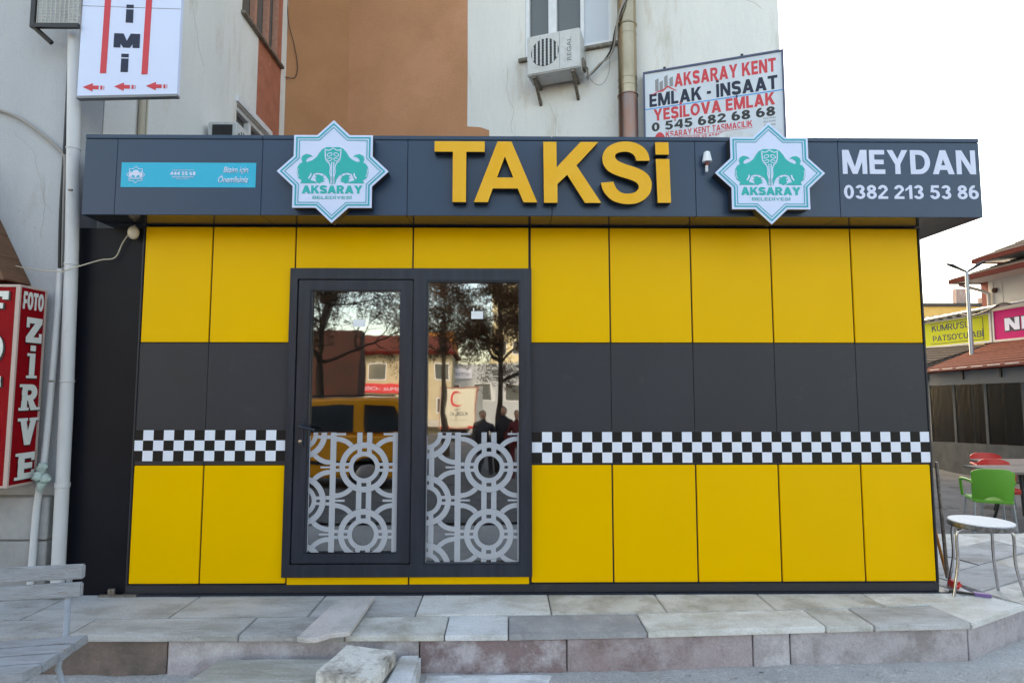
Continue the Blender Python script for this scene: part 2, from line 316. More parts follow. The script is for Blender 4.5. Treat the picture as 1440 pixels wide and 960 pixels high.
def glyph_shapes(ch, s):
    """bold block letters on a 100 unit cap height; s = stem. returns width, [outline or (outline, hole)]"""
    b = lambda x0, y0, x1, y1: [(x0, y0), (x1, y0), (x1, y1), (x0, y1)]
    d = lambda x0, x1, w, y0=0, y1=100: [(x0, y0), (x0 + w, y0), (x1 + w, y1), (x1, y1)]
    def arc(cx, cy, rx, ry, a0, a1, n=16):
        o = [(cx + rx * math.cos(R(a0 + (a1 - a0) * i / n)), cy + ry * math.sin(R(a0 + (a1 - a0) * i / n))) for i in range(n + 1)]
        q = [(cx + (rx - s) * math.cos(R(a0 + (a1 - a0) * i / n)), cy + (ry - s * .9) * math.sin(R(a0 + (a1 - a0) * i / n))) for i in range(n + 1)]
        return o + q[::-1]
    def ringg(cx, cy, rx, ry, n=28):
        return ([(cx + rx * math.cos(2 * math.pi * i / n), cy + ry * math.sin(2 * math.pi * i / n)) for i in range(n)], [(cx + (rx - s) * math.cos(-2 * math.pi * i / n), cy + (ry - s * .88) * math.sin(-2 * math.pi * i / n)) for i in range(n)])
    st = lambda p, w=None: ribbon(smooth_pts(p, 5, False), w or s)
    h = s * .86; dw = s * 1.12
    if ch == 'A': return 92, [d(0, 46 - dw / 2, dw), d(92 - dw, 46 - dw / 2, dw), b(20, 18, 72, 18 + h)]
    if ch == 'B': return 76, [b(0, 0, s, 100), b(0, 100 - h, 46, 100), b(0, 46, 48, 46 + h * .8), b(0, 0, 48, h), arc(44, 73.5, 30, 27, -90, 90), arc(46, 27, 31, 27.5, -90, 90)]
    if ch == 'C': return 80, [arc(42, 50, 42, 51, 42, 318, 24)]
    if ch == 'D': return 84, [b(0, 0, s, 100), b(0, 0, 40, h), b(0, 100 - h, 40, 100), arc(38, 50, 46, 50, -90, 90, 20)]
    if ch == 'E': return 66, [b(0, 0, s, 100), b(0, 0, 66, h), b(0, 50 - h / 2, 61, 50 + h / 2), b(0, 100 - h, 65, 100)]
    if ch == 'F': return 64, [b(0, 0, s, 100), b(0, 44 - h / 2, 58, 44 + h / 2), b(0, 100 - h, 64, 100)]
    if ch == 'G' or ch == 'Ğ': return 86, [arc(43, 50, 43, 51, 42, 340, 24), b(44, 40, 86, 40 + h * .9), b(86 - s * .9, 12, 86, 50)] + ([st([(26, 122), (43, 110), (60, 122)], h * .6)] if ch == 'Ğ' else [])
    if ch == 'H': return 80, [b(0, 0, s, 100), b(80 - s, 0, 80, 100), b(0, 50 - h / 2, 80, 50 + h / 2)]
    if ch in 'Iİı': return s, [b(0, 0, s, 100)] + ([b(0, 110, s, 110 + h)] if ch == 'İ' else [])
    if ch == 'i': return s, [b(0, 0, s, 76), b(0, 86, s, 104)]
    if ch == 'K': return 86, [b(0, 0, s, 100), [(s - 2, 28), (s - 2, 58), (54, 100), (84, 100)], [(30, 56), (48, 72), (88, 0), (88 - dw * 1.12, 0)]]
    if ch == 'L': return 62, [b(0, 0, s, 100), b(0, 0, 62, h)]
    if ch == 'M': return 104, [b(0, 0, s * .92, 100), b(104 - s * .92, 0, 104, 100), [(0, 100), (s * 1.25, 100), (52 + s * .45, 0), (52 - s * .45, 0)], [(104, 100), (104 - s * 1.25, 100), (52 - s * .45, 0), (52 + s * .45, 0)]]
    if ch == 'N': return 82, [b(0, 0, s * .96, 100), b(82 - s * .96, 0, 82, 100), [(0, 100), (s * 1.1, 100), (82, 0), (82 - s * 1.1, 0)]]
    if ch in 'OÖ': return 92, [ringg(46, 50, 46, 51.5)] + ([b(20, 110, 20 + s * .8, 124), b(72 - s * .8, 110, 72, 124)] if ch == 'Ö' else [])
    if ch == 'P': return 74, [b(0, 0, s, 100), b(0, 100 - h, 44, 100), b(0, 36, 44, 36 + h * .9), arc(42, 68, 32, 32, -90, 90)]
    if ch == 'R': return 82, [b(0, 0, s, 100), b(0, 100 - h, 46, 100), b(0, 38, 46, 38 + h * .9), arc(44, 69, 32, 31, -90, 90), [(30, 42), (52, 46), (82, 0), (82 - dw * 1.15, 0)]]
    if ch in 'SŞ': 
        k = s / 2; return 76, [st([(74 - k, 76), (66 - k * .5, 92 - k * .6), (40, 101.5 - k), (14 + k * .2, 92 - k * .6), (k + 2, 72), (20, 56), (56, 45), (75 - k, 27), (64 - k * .2, 9 + k * .5), (38, -1.5 + k), (12 + k * .4, 8 + k * .5), (k, 27)])] + ([b(33, -24, 46, -4)] if ch == 'Ş' else [])
    if ch == 'Ç': return 80, [arc(42, 50, 42, 51, 42, 318, 24), b(36, -24, 50, 0)]
    if ch == 'T': return 76, [b(38 - s / 2, 0, 38 + s / 2, 100), b(0, 100 - h, 76, 100)]
    if ch in 'UÜ': return 80, [b(0, 36, s, 100), b(80 - s, 36, 80, 100), arc(40, 38, 40, 39, 180, 360)]
    if ch == 'V': return 90, [[(0, 100), (dw, 100), (45 + dw / 2, 0), (45 - dw / 2, 0)], [(90, 100), (90 - dw, 100), (45 - dw / 2, 0), (45 + dw / 2, 0)]]
    if ch == 'Y': return 88, [b(44 - s / 2, 0, 44 + s / 2, 46), [(0, 100), (dw, 100), (44 + s / 2, 40), (44 - s / 2, 40)], [(88, 100), (88 - dw, 100), (44 - s / 2, 40), (44 + s / 2, 40)]]
    if ch == 'Z': return 74, [b(0, 0, 74, h), b(2, 100 - h, 73, 100), [(0, h - 1), (s * 1.25, h - 1), (73, 101 - h), (73 - s * 1.25, 101 - h)]]
    if ch == '0': return 68, [ringg(34, 50, 34, 51)]
    if ch == '1': return 46, [b(46 - s, 0, 46, 100), [(0, 72), (0, 72 - s * .8), (46 - s / 2, 82), (46 - s / 2, 100)]]
    if ch == '2': return 68, [arc(34, 68, 33.5, 33, -10, 172), b(0, 0, 68, h), [(0, h - 1), (s * 1.2, h - 1), (67.4, 64), (67.4 - s * 1.02, 64)]]
    if ch == '3': return 68, [arc(33, 73, 31, 28, -95, 165), arc(33, 28, 34.5, 29.5, -165, 95)]
    if ch == '4': return 72, [b(44, 0, 44 + s, 100), b(0, 22, 72, 22 + h), [(0, 36), (s * 1.1, 36), (50, 100), (44 - 2, 100)]]
    if ch == '5': return 68, [arc(33, 33, 34.5, 34.5, -165, 130), b(10, 100 - h, 63, 100), [(4, 48), (4 + s, 52), (10 + s * .8, 100), (10, 100)]]
    if ch == '6': return 68, [ringg(34, 33, 34, 34), arc(36, 46, 36, 55, 75, 190)]
    if ch == '7': return 66, [b(0, 100 - h, 66, 100), [(10, 0), (10 + s * 1.1, 0), (66, 100 - h), (66 - s * 1.1, 100 - h)]]
    if ch == '8': return 68, [ringg(34, 74, 31, 27), ringg(34, 28, 34, 29.5)]
    if ch == '9': return 68, [ringg(34, 67, 34, 34), arc(32, 54, 36, 55, -105, 10)]
    if ch == '-': return 34, [b(0, 36, 34, 36 + h)]
    if ch == "'": return 14, [b(0, 70, 13, 100)]
    return 30, []
SERIF = {'Z': [(0, 60, 12, 100), (62, 0, 74, 38)], 'I': [(-14, 0, 40, 11), (-14, 89, 40, 100)], 'İ': [(-14, 0, 40, 11), (-14, 89, 24, 100)], 'R': [(-12, 0, 36, 11), (-12, 89, 10, 100), (62, 0, 94, 11)], 'V': [(-12, 89, 40, 100), (52, 89, 102, 100)],
         'E': [(-12, 0, 10, 11), (-12, 89, 10, 100), (60, 0, 72, 32), (58, 68, 70, 100)], 'F': [(-12, 0, 36, 11), (-12, 89, 10, 100), (56, 68, 68, 100)], 'T': [(0, 66, 12, 100), (64, 66, 76, 100), (20, 0, 56, 11)]}
def block_text(s, w, h, cx, cz, y, m, parent, T=None, thick=.0015, stem=24, gap=12, serif=False, shear=0):
    words = []; x = 0
    for wd_ in s.split(' '):
        st_ = x; shp = []
        for c in wd_:
            gw, g = glyph_shapes(c, stem)
            if serif: g = g + [[(a, b_), (c_, b_), (c_, d_), (a, d_)] for a, b_, c_, d_ in SERIF.get(c, ())]
            for q in g:
                if isinstance(q, tuple): shp.append(([(p[0] + x, p[1]) for p in q[0]], [[(p[0] + x, p[1]) for p in q[1]]]))
                else: shp.append(([(p[0] + x, p[1]) for p in q], []))
            x += gw + gap
        words.append(shp); x += 34
    x -= 34 + gap; k = w / x; kz = h / 100; x0 = cx - w / 2; z0 = cz - h / 2; n = 0
    f = lambda p: (x0 + (p[0] + shear * p[1]) * k, z0 + p[1] * kz)
    for shp in words:
        b_ = MB(T)
        for i, (o_, hs) in enumerate(shp): b_.poly([f(p) for p in o_], y - thick - .00004 * (i % 9), y, [[f(p) for p in q] for q in hs])
        b_.build('lettering', m, parent)
def smooth_pts(p, k=4, closed=True):
    out = []; n = len(p)
    for i in range(n if closed else n - 1):
        g = lambda j: Vector(p[j % n]) if closed else Vector(p[max(0, min(n - 1, j))])
        a, b, c, d = g(i - 1), g(i), g(i + 1), g(i + 2)
        for q in range(k):
            t = q / k; out.append(tuple(.5 * ((2 * b) + (c - a) * t + (2 * a - 5 * b + 4 * c - d) * t * t + (3 * b - a - 3 * c + d) * t ** 3)))
    if not closed: out.append(tuple(p[-1]))
    return out
def Tz(loc, deg): return Matrix.Translation(loc) @ Matrix.Rotation(R(deg), 4, 'Z')
def ribbon(pts, w):                                           # flat stroke outline from a 2-D polyline
    L = []; Rr = []
    for i, p in enumerate(pts):
        a = Vector(pts[max(0, i - 1)]); b = Vector(pts[min(len(pts) - 1, i + 1)]); t = (b - a).normalized(); n = Vector((-t.y, t.x)) * w / 2
        L.append(tuple(Vector(p) + n)); Rr.append(tuple(Vector(p) - n))
    return L + Rr[::-1]

# ------------------------------------------------------------------ ground
def gz(x, y):
    z = -.22 - .05 * min(max(0, -y - 2), 30) - .045 * min(max(0, y), 10)
    return z
def ground():
    xs = [-400, -120, -40, -20, -12, -9, -7, -5, -4] + [-3.2 + i * .05 for i in range(150)] + [5, 6, 7, 8, 10, 12, 15, 20, 30, 60, 150, 400]; ys = [-400, -120, -60, -32, -27, -20, -14, -10, -7, -5, -3.5, -2.5, -2] + [-1.6 + i * .04 for i in range(32)] + [0, .5, 1, 2, 3, 4, 5, 6, 8, 10, 14, 20, 40, 100, 400]
    b = MB(); n = len(xs)
    b.add([(x, y, gz(x, y) + ((.010 * noise.noise(Vector((x * 2.1, y * 2.1, 3))) + .008 * noise.noise(Vector((x * 9, y * 9, 1))) + .005 * noise.noise(Vector((x * 23, y * 23, 1)))) if -3.5 < x < 4.6 and -1.7 < y < 0 else 0)) for y in ys for x in xs],
          [(j * n + i, j * n + i + 1, (j + 1) * n + i + 1, (j + 1) * n + i) for j in range(len(ys) - 1) for i in range(n - 1)])
    return struct(b.build('street_ground', 'tar', origin=(0, 0, 0), smooth=True))
ground()
M['asphalt'] = mat('grey asphalt', (.13, .13, .135), .95, c2=(.175, .175, .175), scale=2.2, bump=.8, bscale=60, c3=(.08, .08, .08), scale3=1.2, lim3=(.60, .64), spec=.1)
def sheet(name, x0, x1, y0, y1, nx, ny, m, dz=.03):
    b = MB(); g_ = [(x0 + (x1 - x0) * i / nx, y0 + (y1 - y0) * j / ny) for j in range(ny + 1) for i in range(nx + 1)]
    b.add([(x, y, gz(x, y) + dz) for x, y in g_], [(j * (nx + 1) + i, j * (nx + 1) + i + 1, (j + 1) * (nx + 1) + i + 1, (j + 1) * (nx + 1) + i) for j in range(ny) for i in range(nx)])
    return struct(b.build(name, m, origin=(0, 0, 0), smooth=True))
sheet('side_road', 3.5, 14, 1.75, 40, 10, 60, 'asphalt')
sheet('main_road', -60, 60, -36, -3.2, 10, 120, 'asphalt')

# ------------------------------------------------------------------ apartment building (left corner, side wall, brown corner, angled white wall)
BX = -3.05; P0 = Vector((-2.284, 4.1, 0)); ANG = -19
TW = Tz(P0, ANG)                       # local x along the angled wall, local -y out of it
TS = Tz((BX, 0, 0), 90)                # side wall: local x = depth, local -y = out of the wall (+x)
TB = Tz((-3.05, 3.76, 0), math.degrees(math.atan2(4.1 - 3.76, -2.284 + 3.05)))
H = 13.5
bld = thing('apartment_building', 'tall plastered apartment block behind the taxi kiosk, white walls with brown and salmon painted parts', 'building', (-1, 6, 0))
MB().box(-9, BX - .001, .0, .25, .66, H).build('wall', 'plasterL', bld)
lw = [(2.36, 3.3), (3.2, 3.3), (3.2, 4.60), (2.36, 4.60)]; uw = [(2.40, 5.72), (3.54, 5.72), (3.54, 7.4), (2.40, 7.4)]
salm = [(2.86, 4.70), (3.30, 4.70), (3.30, 3.0), (3.58, 3.0), (3.58, 7.6), (3.541, 7.6), (3.541, 5.719), (2.86, 5.719)]
whi = [(.26, -.6), (3.299, -.6), (3.299, 4.699), (2.859, 4.699), (2.859, 5.719), (2.399, 5.719), (2.399, 7.401), (3.541, 7.401), (3.541, 7.6), (3.58, 7.6), (3.58, H), (.26, H)]
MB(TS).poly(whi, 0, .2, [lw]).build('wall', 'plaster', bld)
MB(TS).poly([(3.3, -.6), (3.58, -.6), (3.58, 2.999), (3.3, 2.999)], 0, .2).build('wall', 'plaster', bld)
MB(TS).poly(salm, .002, .2).build('wall', 'salmon', bld)['label'] = 'salmon painted plaster patch under the upper window'
MB(TS).box(3.58, 3.75, 0.0, .2, -.6, H).build('wall', 'plaster', bld)
# windows of the side wall
def side_window(x0, x1, z0, z1, fm, posts, sill):
    w = MB(TS).box(x0, x1, .10, .13, z0, z1).build('window', 'pane', bld)
    f = MB(TS)
    f.box(x0, x1, .03, .099, z0, z0 + .05).box(x0, x1, .03, .099, z1 - .05, z1)
    for p in posts: f.box(p - .03, p + .03, .031, .098, z0 + .05, z1 - .05)
    f.build('frame', fm, w, bevel=.004)
    MB(TS).box(x0 - .03, x1 + .03, -.05, .03, z0 - .04, z0).build('sill', sill, w, bevel=.006)
side_window(2.36, 3.2, 3.3, 4.60, 'pvc', (2.40, 2.78, 3.16), 'pvc')
MB(TS).box(2.33, 3.3, -.03, -.001, 4.61, 4.68).build('lintel', 'pvc', bld)
side_window(2.40, 3.54, 5.72, 7.4, 'salmonframe', (2.44, 2.83, 3.2, 3.5), 'rusty')
MB(TB).box(-.15, .84, 0, .2, -.6, H).build('wall', 'brown_shaded', bld)['label'] = 'brown corner wall, its shade painted in as a darker tone'
# angled wall: brown field with a notch, then white
win = [(2.68, 5.66), (3.80, 5.66), (3.80, 7.4), (2.68, 7.4)]
MB(TW).poly([(-.004, -.6), (2.185, -.6), (2.185, 4.76), (2.06, 4.82), (1.87, 4.86), (1.872, 5.6), (1.866, 6.4), (1.869, 8), (1.87, H), (-.004, H)], 0.001, .2).build('wall', 'brown', bld)['label'] = 'brown painted field of the rear wall'
MB(TW).poly([(2.186, -.6), (5.70, -.6), (5.70, H), (1.871, H), (1.870, 8), (1.867, 6.4), (1.873, 5.6), (1.871, 4.861), (2.061, 4.821), (2.186, 4.761)], 0, .25, [win]).build('wall', 'plaster', bld)
MB(TW).box(5.45, 5.699, .251, 14, -.6, H).build('wall', 'plaster', bld)
w = MB(TW).box(2.68, 3.41, .08, .1, 5.66, 7.4).build('window', 'pane', bld)
MB(TW).box(3.44, 3.80, .05, .09, 5.66, 7.4).build('shutter_panel', 'palepane', w)
f = MB(TW)
for a, b in ((2.68, 2.735), (2.99, 3.10), (3.41, 3.46), (3.765, 3.80)): f.box(a, b, .02, .079, 5.70, 7.4)
f.box(2.68, 3.80, .018, .077, 5.66, 5.715)
f.build('frame', 'pvc', w, bevel=.004)
MB(TW).box(2.60, 3.90, -.05, .03, 5.60, 5.645).build('sill', 'rusty', w, bevel=.006)
MB().box(-9, 9, 17, 17.2, -.6, H).build('rear_wall', 'plaster', bld)
MB().box(-9, -8.8, .26, 16.9, -.6, H).build('side_wall', 'plaster', bld)
random.seed(12)
def crack(T, x, z, l, m, ang=-1.4, w=.004):
    p = [(x, z)]; a = ang
    for i in range(14): a += random.gauss(0, .35); a = ang + (a - ang) * .7; p.append((p[-1][0] + math.cos(a) * l / 14, p[-1][1] + math.sin(a) * l / 14))
    MB(T).poly([tuple(q) for q in ribbon(p, w)], -.0012, -.0002).build('crack_fill', m, bld)
M['mortarline'] = mat('grey crack filler', (.36, .35, .33), .9); M['rustmark'] = mat('rust stain', (.40, .24, .13), .9)
crack(TW, 2.45, 5.55, .9, 'mortarline'); crack(TW, 4.9, 6.2, .8, 'mortarline', -1.2); crack(TW, 3.0, 5.0, .6, 'mortarline', -1.7); crack(TW, .7, 6.6, 1.3, 'rustmark', -1.55, .003)
crack(TS, 1.2, 5.6, 1.1, 'mortarline', -1.3, .003); crack(TS, .5, 4.4, .5, 'mortarline', -1.5, .003)
TF = Matrix.Translation((0, 0, 0))
crack(TF, -3.5, 3.2, .7, 'mortarline', -1.2, .0025); crack(TF, -3.3, 2.9, .5, 'mortarline', -1.7, .0025)
for x, z in ((-3.42, 2.62), (-3.30, 2.5), (-3.6, 2.9)): MB(TF).lathe((x, -.0002, z), [(.006, 0), (.005, -.002)], 8, 'y').build('wall_plug', 'mortarline', bld)
# rough stone cladding at the foot of the left front, each block its own stone
random.seed(3)
zz = -.25
for row, hh in enumerate((.30, .32, .29)):
    x = -3.045
    while x > -6.2:
        wdt = random.uniform(.45, .75)
        MB().box(x - wdt + .006, x - .006, -.05 + random.uniform(-.004, .004), .24, zz + .005, zz + hh - .005).build('cladding_stone', 'greystone', bld, bevel=.008, seg=1)
        x -= wdt
    zz += hh
MB().box(-6.2, -3.055, -.02, .24, -.25, .66).build('mortar', 'terracebase', bld)
MB().box(-9, -6.2, -.04, .24, -.25, .66).build('cladding_stone', 'greystone', bld)
wd = thing('wooden_awning', 'brown wooden awning edge above the red photo sign', 'awning', (-3.7, -.1, 2.1))
for k in range(5):
    x = -3.30 - k * .09; MB().poly([(x, 2.09 + .0), (x - .086, 2.09), (x - .086, 2.09 + .17 * (k + 1) ), (x, 2.09 + .17 * k + .01)], -.22, -.002).build('board', 'wood', wd, bevel=.003)

# ------------------------------------------------------------------ terrace
ter = MB().add([], [])
front = [(-6, -.60), (.4, -.60), (1.6, -.53), (2.74, -.48), (3.29, -.20), (6.2, 1.27)]
pts = [(-6, 1.6)] + front + [(6.2, 1.6)]
ter.prism([(x, y, -.9) for x, y in pts], (0, 0, .865)); ter = struct(ter.build('terrace', 'terracebase', origin=(0, 0, -.9)))
def fr(x, k):                                                   # front edge and slab joint as functions of x
    tab = [(-6, -.645), (-2.4, -.640), (-1, -.655), (.4, -.650), (1.6, -.575), (2.752, -.525)] if k == 0 else [(-6, -.44), (-2.6, -.412), (-1.3, -.384), (0, -.363), (1.3, -.343), (2.70, -.24)]
    for (a, b), (c, d) in zip(tab, tab[1:]):
        if x <= c: return b + (d - b) * (x - a) / (c - a)
    return tab[-1][1]
def slab(q, mi, dz=0, th=.035):
    z = random.uniform(-.003, .003) + dz
    o = MB().hexa(q, -.034, z).build('paving_slab', M['slab'][mi], ter, bevel=.005, seg=2); return o
xf = [-6, -4.6, -3.4, -2.45, -1.496, -.9, -.342, .017, .808, 1.861, 2.152, 2.74]
mf = [2, 2, 2, 5, 2, 4, 0, 3, 1, 4, 5, 4]
for i in range(len(xf) - 1):
    a, b = xf[i] + .003, xf[i + 1] - .003
    slab([(a, fr(a, 0)), (b, fr(b, 0)), (b, fr(b, 1) - .005), (a, fr(a, 1) - .005)], mf[i])
xb = [-6, -4.9, -3.7, -2.9, -2.03, -1.2, -.55, .283, 1.0, 1.687, 2.40, 3.05]
mb = [2, 5, 2, 2, 5, 5, 1, 4, 4, 4, 1]
for i in range(len(xb) - 1):
    a, b = xb[i] + .003, xb[i + 1] - .003
    slab([(a, fr(a, 1) + .003), (b, fr(b, 1) + .003 + (.05 if i == 10 else 0)), (b, .30), (a, .30)], mb[i])
# right-hand apron, laid along the slanting kerb
slab([(2.746, -.528), (3.315, -.24), (3.17, -.02), (2.70, -.236)], 1)
ux, uy = .894, .448
def ap(s, t): return (3.32 + ux * s - uy * t * .6, -.235 + uy * s + ux * t)
rows = [(0, .27), (.275, .62), (.625, 1.0)]
for r_, (t0, t1) in enumerate(rows):
    s = .004
    k = 0
    while s < 3.2:
        L = (.55, .8, .62, .9)[(k + r_) % 4]; s1 = min(s + L, 3.25)
        slab([ap(s, t0), ap(s1 - .006, t0), ap(s1 - .006, t1), ap(s, t1)], (4, 5, 4, 2, 5)[(k * 2 + r_ * 3) % 5]); s = s1; k += 1
slab([(3.062, -.062), (3.165, -.012), (3.185, .20), (3.062, .20)], 0)
slab([(3.062, .206), (3.19, .206), (2.96, .70), (3.062, .70)][::1], 4) if False else None
slab([(3.062, .206), (3.187, .206), (3.04 + .05, .62), (3.062, .62)], 4)
slab([(2.95, .63), (3.02, .63), (3.6, 1.58), (2.95, 1.58)], 2)
slab([(3.05, .63), (4.0, 1.06), (4.9, 1.58), (3.63, 1.58)], 4)
# kerb stones
kx = [-6, -4.6, -3.1, -1.90, -.485, .348, 1.432, 1.655, 2.735]
km = [0, 0, 0, 3, 1, 4, 3, 2]
for i in range(len(kx) - 1):
    a, b = kx[i] + .004, kx[i + 1] - .004
    o = MB().hexa([(a, fr(a, 0) + .022), (b, fr(b, 0) + .022), (b, fr(b, 0) + .12), (a, fr(a, 0) + .12)], -.40, -.037).build('kerb_stone', M['kerb'][km[i]], ter, bevel=.004, seg=1)
MB().hexa([(2.742, -.503), (3.325, -.21), (3.28, -.12), (2.70, -.41)], -.4, -.037).build('kerb_stone', M['kerb'][2], ter, bevel=.004, seg=1)
for k in range(4):
    s0 = k * .8 + .01; s1 = s0 + .79
    MB().hexa([ap(s0, .02), ap(s1, .02), ap(s1, .1), ap(s0, .1)], -.5, -.037).build('kerb_stone', M['kerb'][3 if k % 2 else 2], ter, bevel=.004, seg=1)

# ------------------------------------------------------------------ taxi kiosk
bo = thing('taxi_kiosk', 'yellow and anthracite taxi kiosk with a chequered stripe and grey fascia', 'kiosk', (.2, 1, 0))
XL, XR = -2.529, 2.933
MB().box(XL, -1.47, .012, .06, .0, 2.515).build('backing', 'joint', bo)
MB().box(.15, XR - .004, .012, .06, .0, 2.515).build('backing', 'joint', bo)
MB().box(-1.469, .149, .012, .06, 2.20, 2.515).build('backing', 'joint', bo)
MB().box(-1.469, .149, .012, .06, .0, .125).build('backing', 'joint', bo)
gp = .0055
def panel(x0, x1, z0, z1, m):
    return MB().box(x0 + gp, x1 - gp, -.002, .0119, z0 + gp, z1 - gp).build('wall_panel', m, bo, bevel=.0025, seg=2)
cl = [XL, -2.055, -1.475]; cr = [.172, .732, 1.307, 1.877, 2.448, XR]
for cs in (cl, cr):
    for a, b in zip(cs, cs[1:]):
        panel(a, b, .070, .860, 'yellow'); panel(a, b, 1.692, 2.514, 'yellow')
        MB().box(a + .0015, b - .0015, -.001, .0118, .8605, 1.6905).build('wall_panel', 'anthracite', bo, bevel=.0015, seg=1)['label'] = 'anthracite wall panel of the middle band'
for a, b in ((-1.475, -.652), (-.652, .165)):
    panel(a, b, 2.209, 2.514, 'yellow'); panel(a, b, .056, .124, 'yellow')
MB().box(XL - .012, .19, -.006, .0117, .012, .066).build('base_trim', 'anthracite', bo, bevel=.003)
MB().box(.192, XR + .012, -.006, .0117, .012, .066).build('base_trim', 'anthracite', bo, bevel=.003)
MB().box(-2.56, 3.0, -.03, .1, .002, .011).build('base_plate', 'frame', bo)
for x in (XL - .012, XR): MB().box(x, x + .012, -.008, .06, .067, 2.515).build('corner_trim', 'anthracite', bo, bevel=.002)
MB().box(XR + .001, XR + .012, .062, 2.0, .0, 2.515).build('side_wall', 'anthracite', bo)
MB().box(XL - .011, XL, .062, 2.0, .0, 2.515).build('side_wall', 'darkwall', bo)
MB().box(XL, XR, 1.95, 2.0, 0, 2.515).build('rear_wall', 'interior', bo)
MB().box(XL + .02, XR - .02, .1, 1.94, .004, .03).build('floor', 'intfloor', bo)
# dark filler wall to the left
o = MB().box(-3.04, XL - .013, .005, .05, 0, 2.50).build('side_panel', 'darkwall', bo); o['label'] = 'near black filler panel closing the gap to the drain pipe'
MB().box(-3.045, XL - .2, .9, .95, 2.2, 3.4).build('side_panel', 'rusty', bo) if False else None
# fascia box
FY = -.25; FL, FR_ = -2.80, 3.204; F0, F1 = 2.521, 3.065
MB().box(FL + .004, FR_ - .004, FY + .012, 2.1, F0 + .012, F1 - .02).build('fascia_core', 'frame', bo)
fj = [FL, -2.587, -1.624, -.656, .308, 1.273, 2.243, FR_]
for a, b in zip(fj, fj[1:]):
    MB().box(a + .0016, b - .0016, FY, FY + .0118, F0, F1 - .030).build('fascia_panel', 'fascia', bo, bevel=.0015, seg=1)
for a, b in zip(fj[::2], fj[2::2] + [FR_]):
    MB().box(a + .001, b - .001, FY - .006, FY + .05, F1 - .028, F1).build('fascia_trim', 'fascia', bo, bevel=.003)
MB().box(FR_ - .0039, FR_, FY + .002, 2.1, F0, F1 - .03).build('fascia_end', 'fascia', bo)
MB().box(FL, FL + .0039, FY + .002, 2.1, F0, F1 - .03).build('fascia_end', 'fascia', bo)
MB().box(FL, FR_, FY + .06, 2.1, F1 - .02, F1 - .005).build('roof', 'anthracite', bo)
for a, b in zip(fj, fj[1:]):
    MB().box(a + .002, b - .002, FY + .0125, 2.1, F0 + .001, F0 + .0118).build('soffit', 'soffit', bo)
# chequered strip (printed vinyl)
def checker(x0, x1, n, z0, z1, z0b=None, z1b=None):
    b = MB(); w = (x1 - x0) / n; h = (z1 - z0) / 3
    for i in range(n):
        for j in range(3): 
            b.m = (i + j + 1) % 2 if j != 1 else (i + 1 + 1) % 2
            b.m = 1 if (i + j) % 2 == 0 else 0
            b.box(x0 + i * w, x0 + (i + 1) * w, -.0045, -.0025, z0 + j * h, z0 + (j + 1) * h)
    o = b.build('chequered_strip', ['checkw', 'checkb'], bo); return o
checker(-2.541, -1.499, 15, .886, 1.094); checker(.182, 2.938, 40, .871, 1.079)
# door and fixed window in one aluminium frame
DX0, DX1, DZ0, DZ1 = -1.490, .170, .124, 2.204; MXa, MXb = -.634, -.60
fb = MB()
def ring(b, x0, x1, z0, z1, w, y0, y1, wb=None, wt=None):
    wb = wb or w; wt = wt or w
    b.poly([(x0, z0), (x1, z0), (x1, z1), (x0, z1)], y0, y1, [[(x0 + w, z0 + wb), (x1 - w, z0 + wb), (x1 - w, z1 - wt), (x0 + w, z1 - wt)]])
dfr = MB(); dfr.poly([(DX0, DZ0), (DX1, DZ0), (DX1, DZ1), (DX0, DZ1)], -.035, .055, [[(-1.443, .205), (-.638, .205), (-.638, 2.135), (-1.443, 2.135)], [(-.548, .203), (.099, .203), (.099, 2.125), (-.548, 2.125)]])
dfr = dfr.build('door_frame', 'frame', bo, bevel=.004)
o = MB().poly([(-1.50, .118), (.180, .118), (.180, 2.214), (-1.50, 2.214)], -.022, .0, [[(DX0 - .0, DZ0 - .0), (DX1, DZ0), (DX1, DZ1), (DX0, DZ1)]]).build('frame_cover_strip', 'frame', dfr)
dl = thing('door_leaf', 'x', 'x', (-1.44, 0, .2)); del dl['label']; del dl['category']; adopt(dl, bo)
b = MB(); ring(b, -1.438, -.643, .210, 2.130, .091, -.028, .04, .066, .074); 
b.build('sash', 'frame', dl, bevel=.006)
b = MB(); ring(b, -1.352, -.691, .268, 2.062, .008, -.024, .0)
b.build('glazing_bead', 'frame', dl)
MB().box(-1.349, -.694, .004, .010, .271, 2.058).build('glass_pane', 'glass', dl)
fx = thing('fixed_window', 'x', 'x', (-.2, 0, .2)); del fx['label']; del fx['category']; adopt(fx, bo)
b = MB(); ring(b, -.547, .098, .204, 2.124, .007, -.028, .0); b.build('glazing_bead', 'frame', fx)
MB().box(-.543, .094, .004, .010, .208, 2.120).build('glass_pane', 'glass', fx)
hd = MB(); hd.box(-1.408, -1.374, -.036, -.0285, .985, 1.165).tube([(-1.391, -.036, 1.125), (-1.391, -.085, 1.125)], .010); hd.tube([(-1.391, -.083, 1.125), (-1.36, -.086, 1.118), (-1.285, -.083, 1.098)], [.011, .010, .007])
hd.build('handle', 'frame', dl, smooth=True)
MB().lathe((-1.391, -.0365, 1.02), [(.011, 0), (.011, -.008), (.006, -.009)], 12, 'y').build('lock_cylinder', 'chrome', dl, smooth=True)
for p, q, pa in (((-1.062, 1.806), (-.978, 1.856), dl), ((-.24, 1.862), (-.158, 1.915), fx)):
    a = MB(); a.box(p[0], q[0], .0022, .0036, p[1], q[1]); a.box(p[0] + .012, p[0] + .02, .0021, .0035, q[1] + .0002, q[1] + .022) if pa is fx else None
    a.build('sticker', 'white', pa)
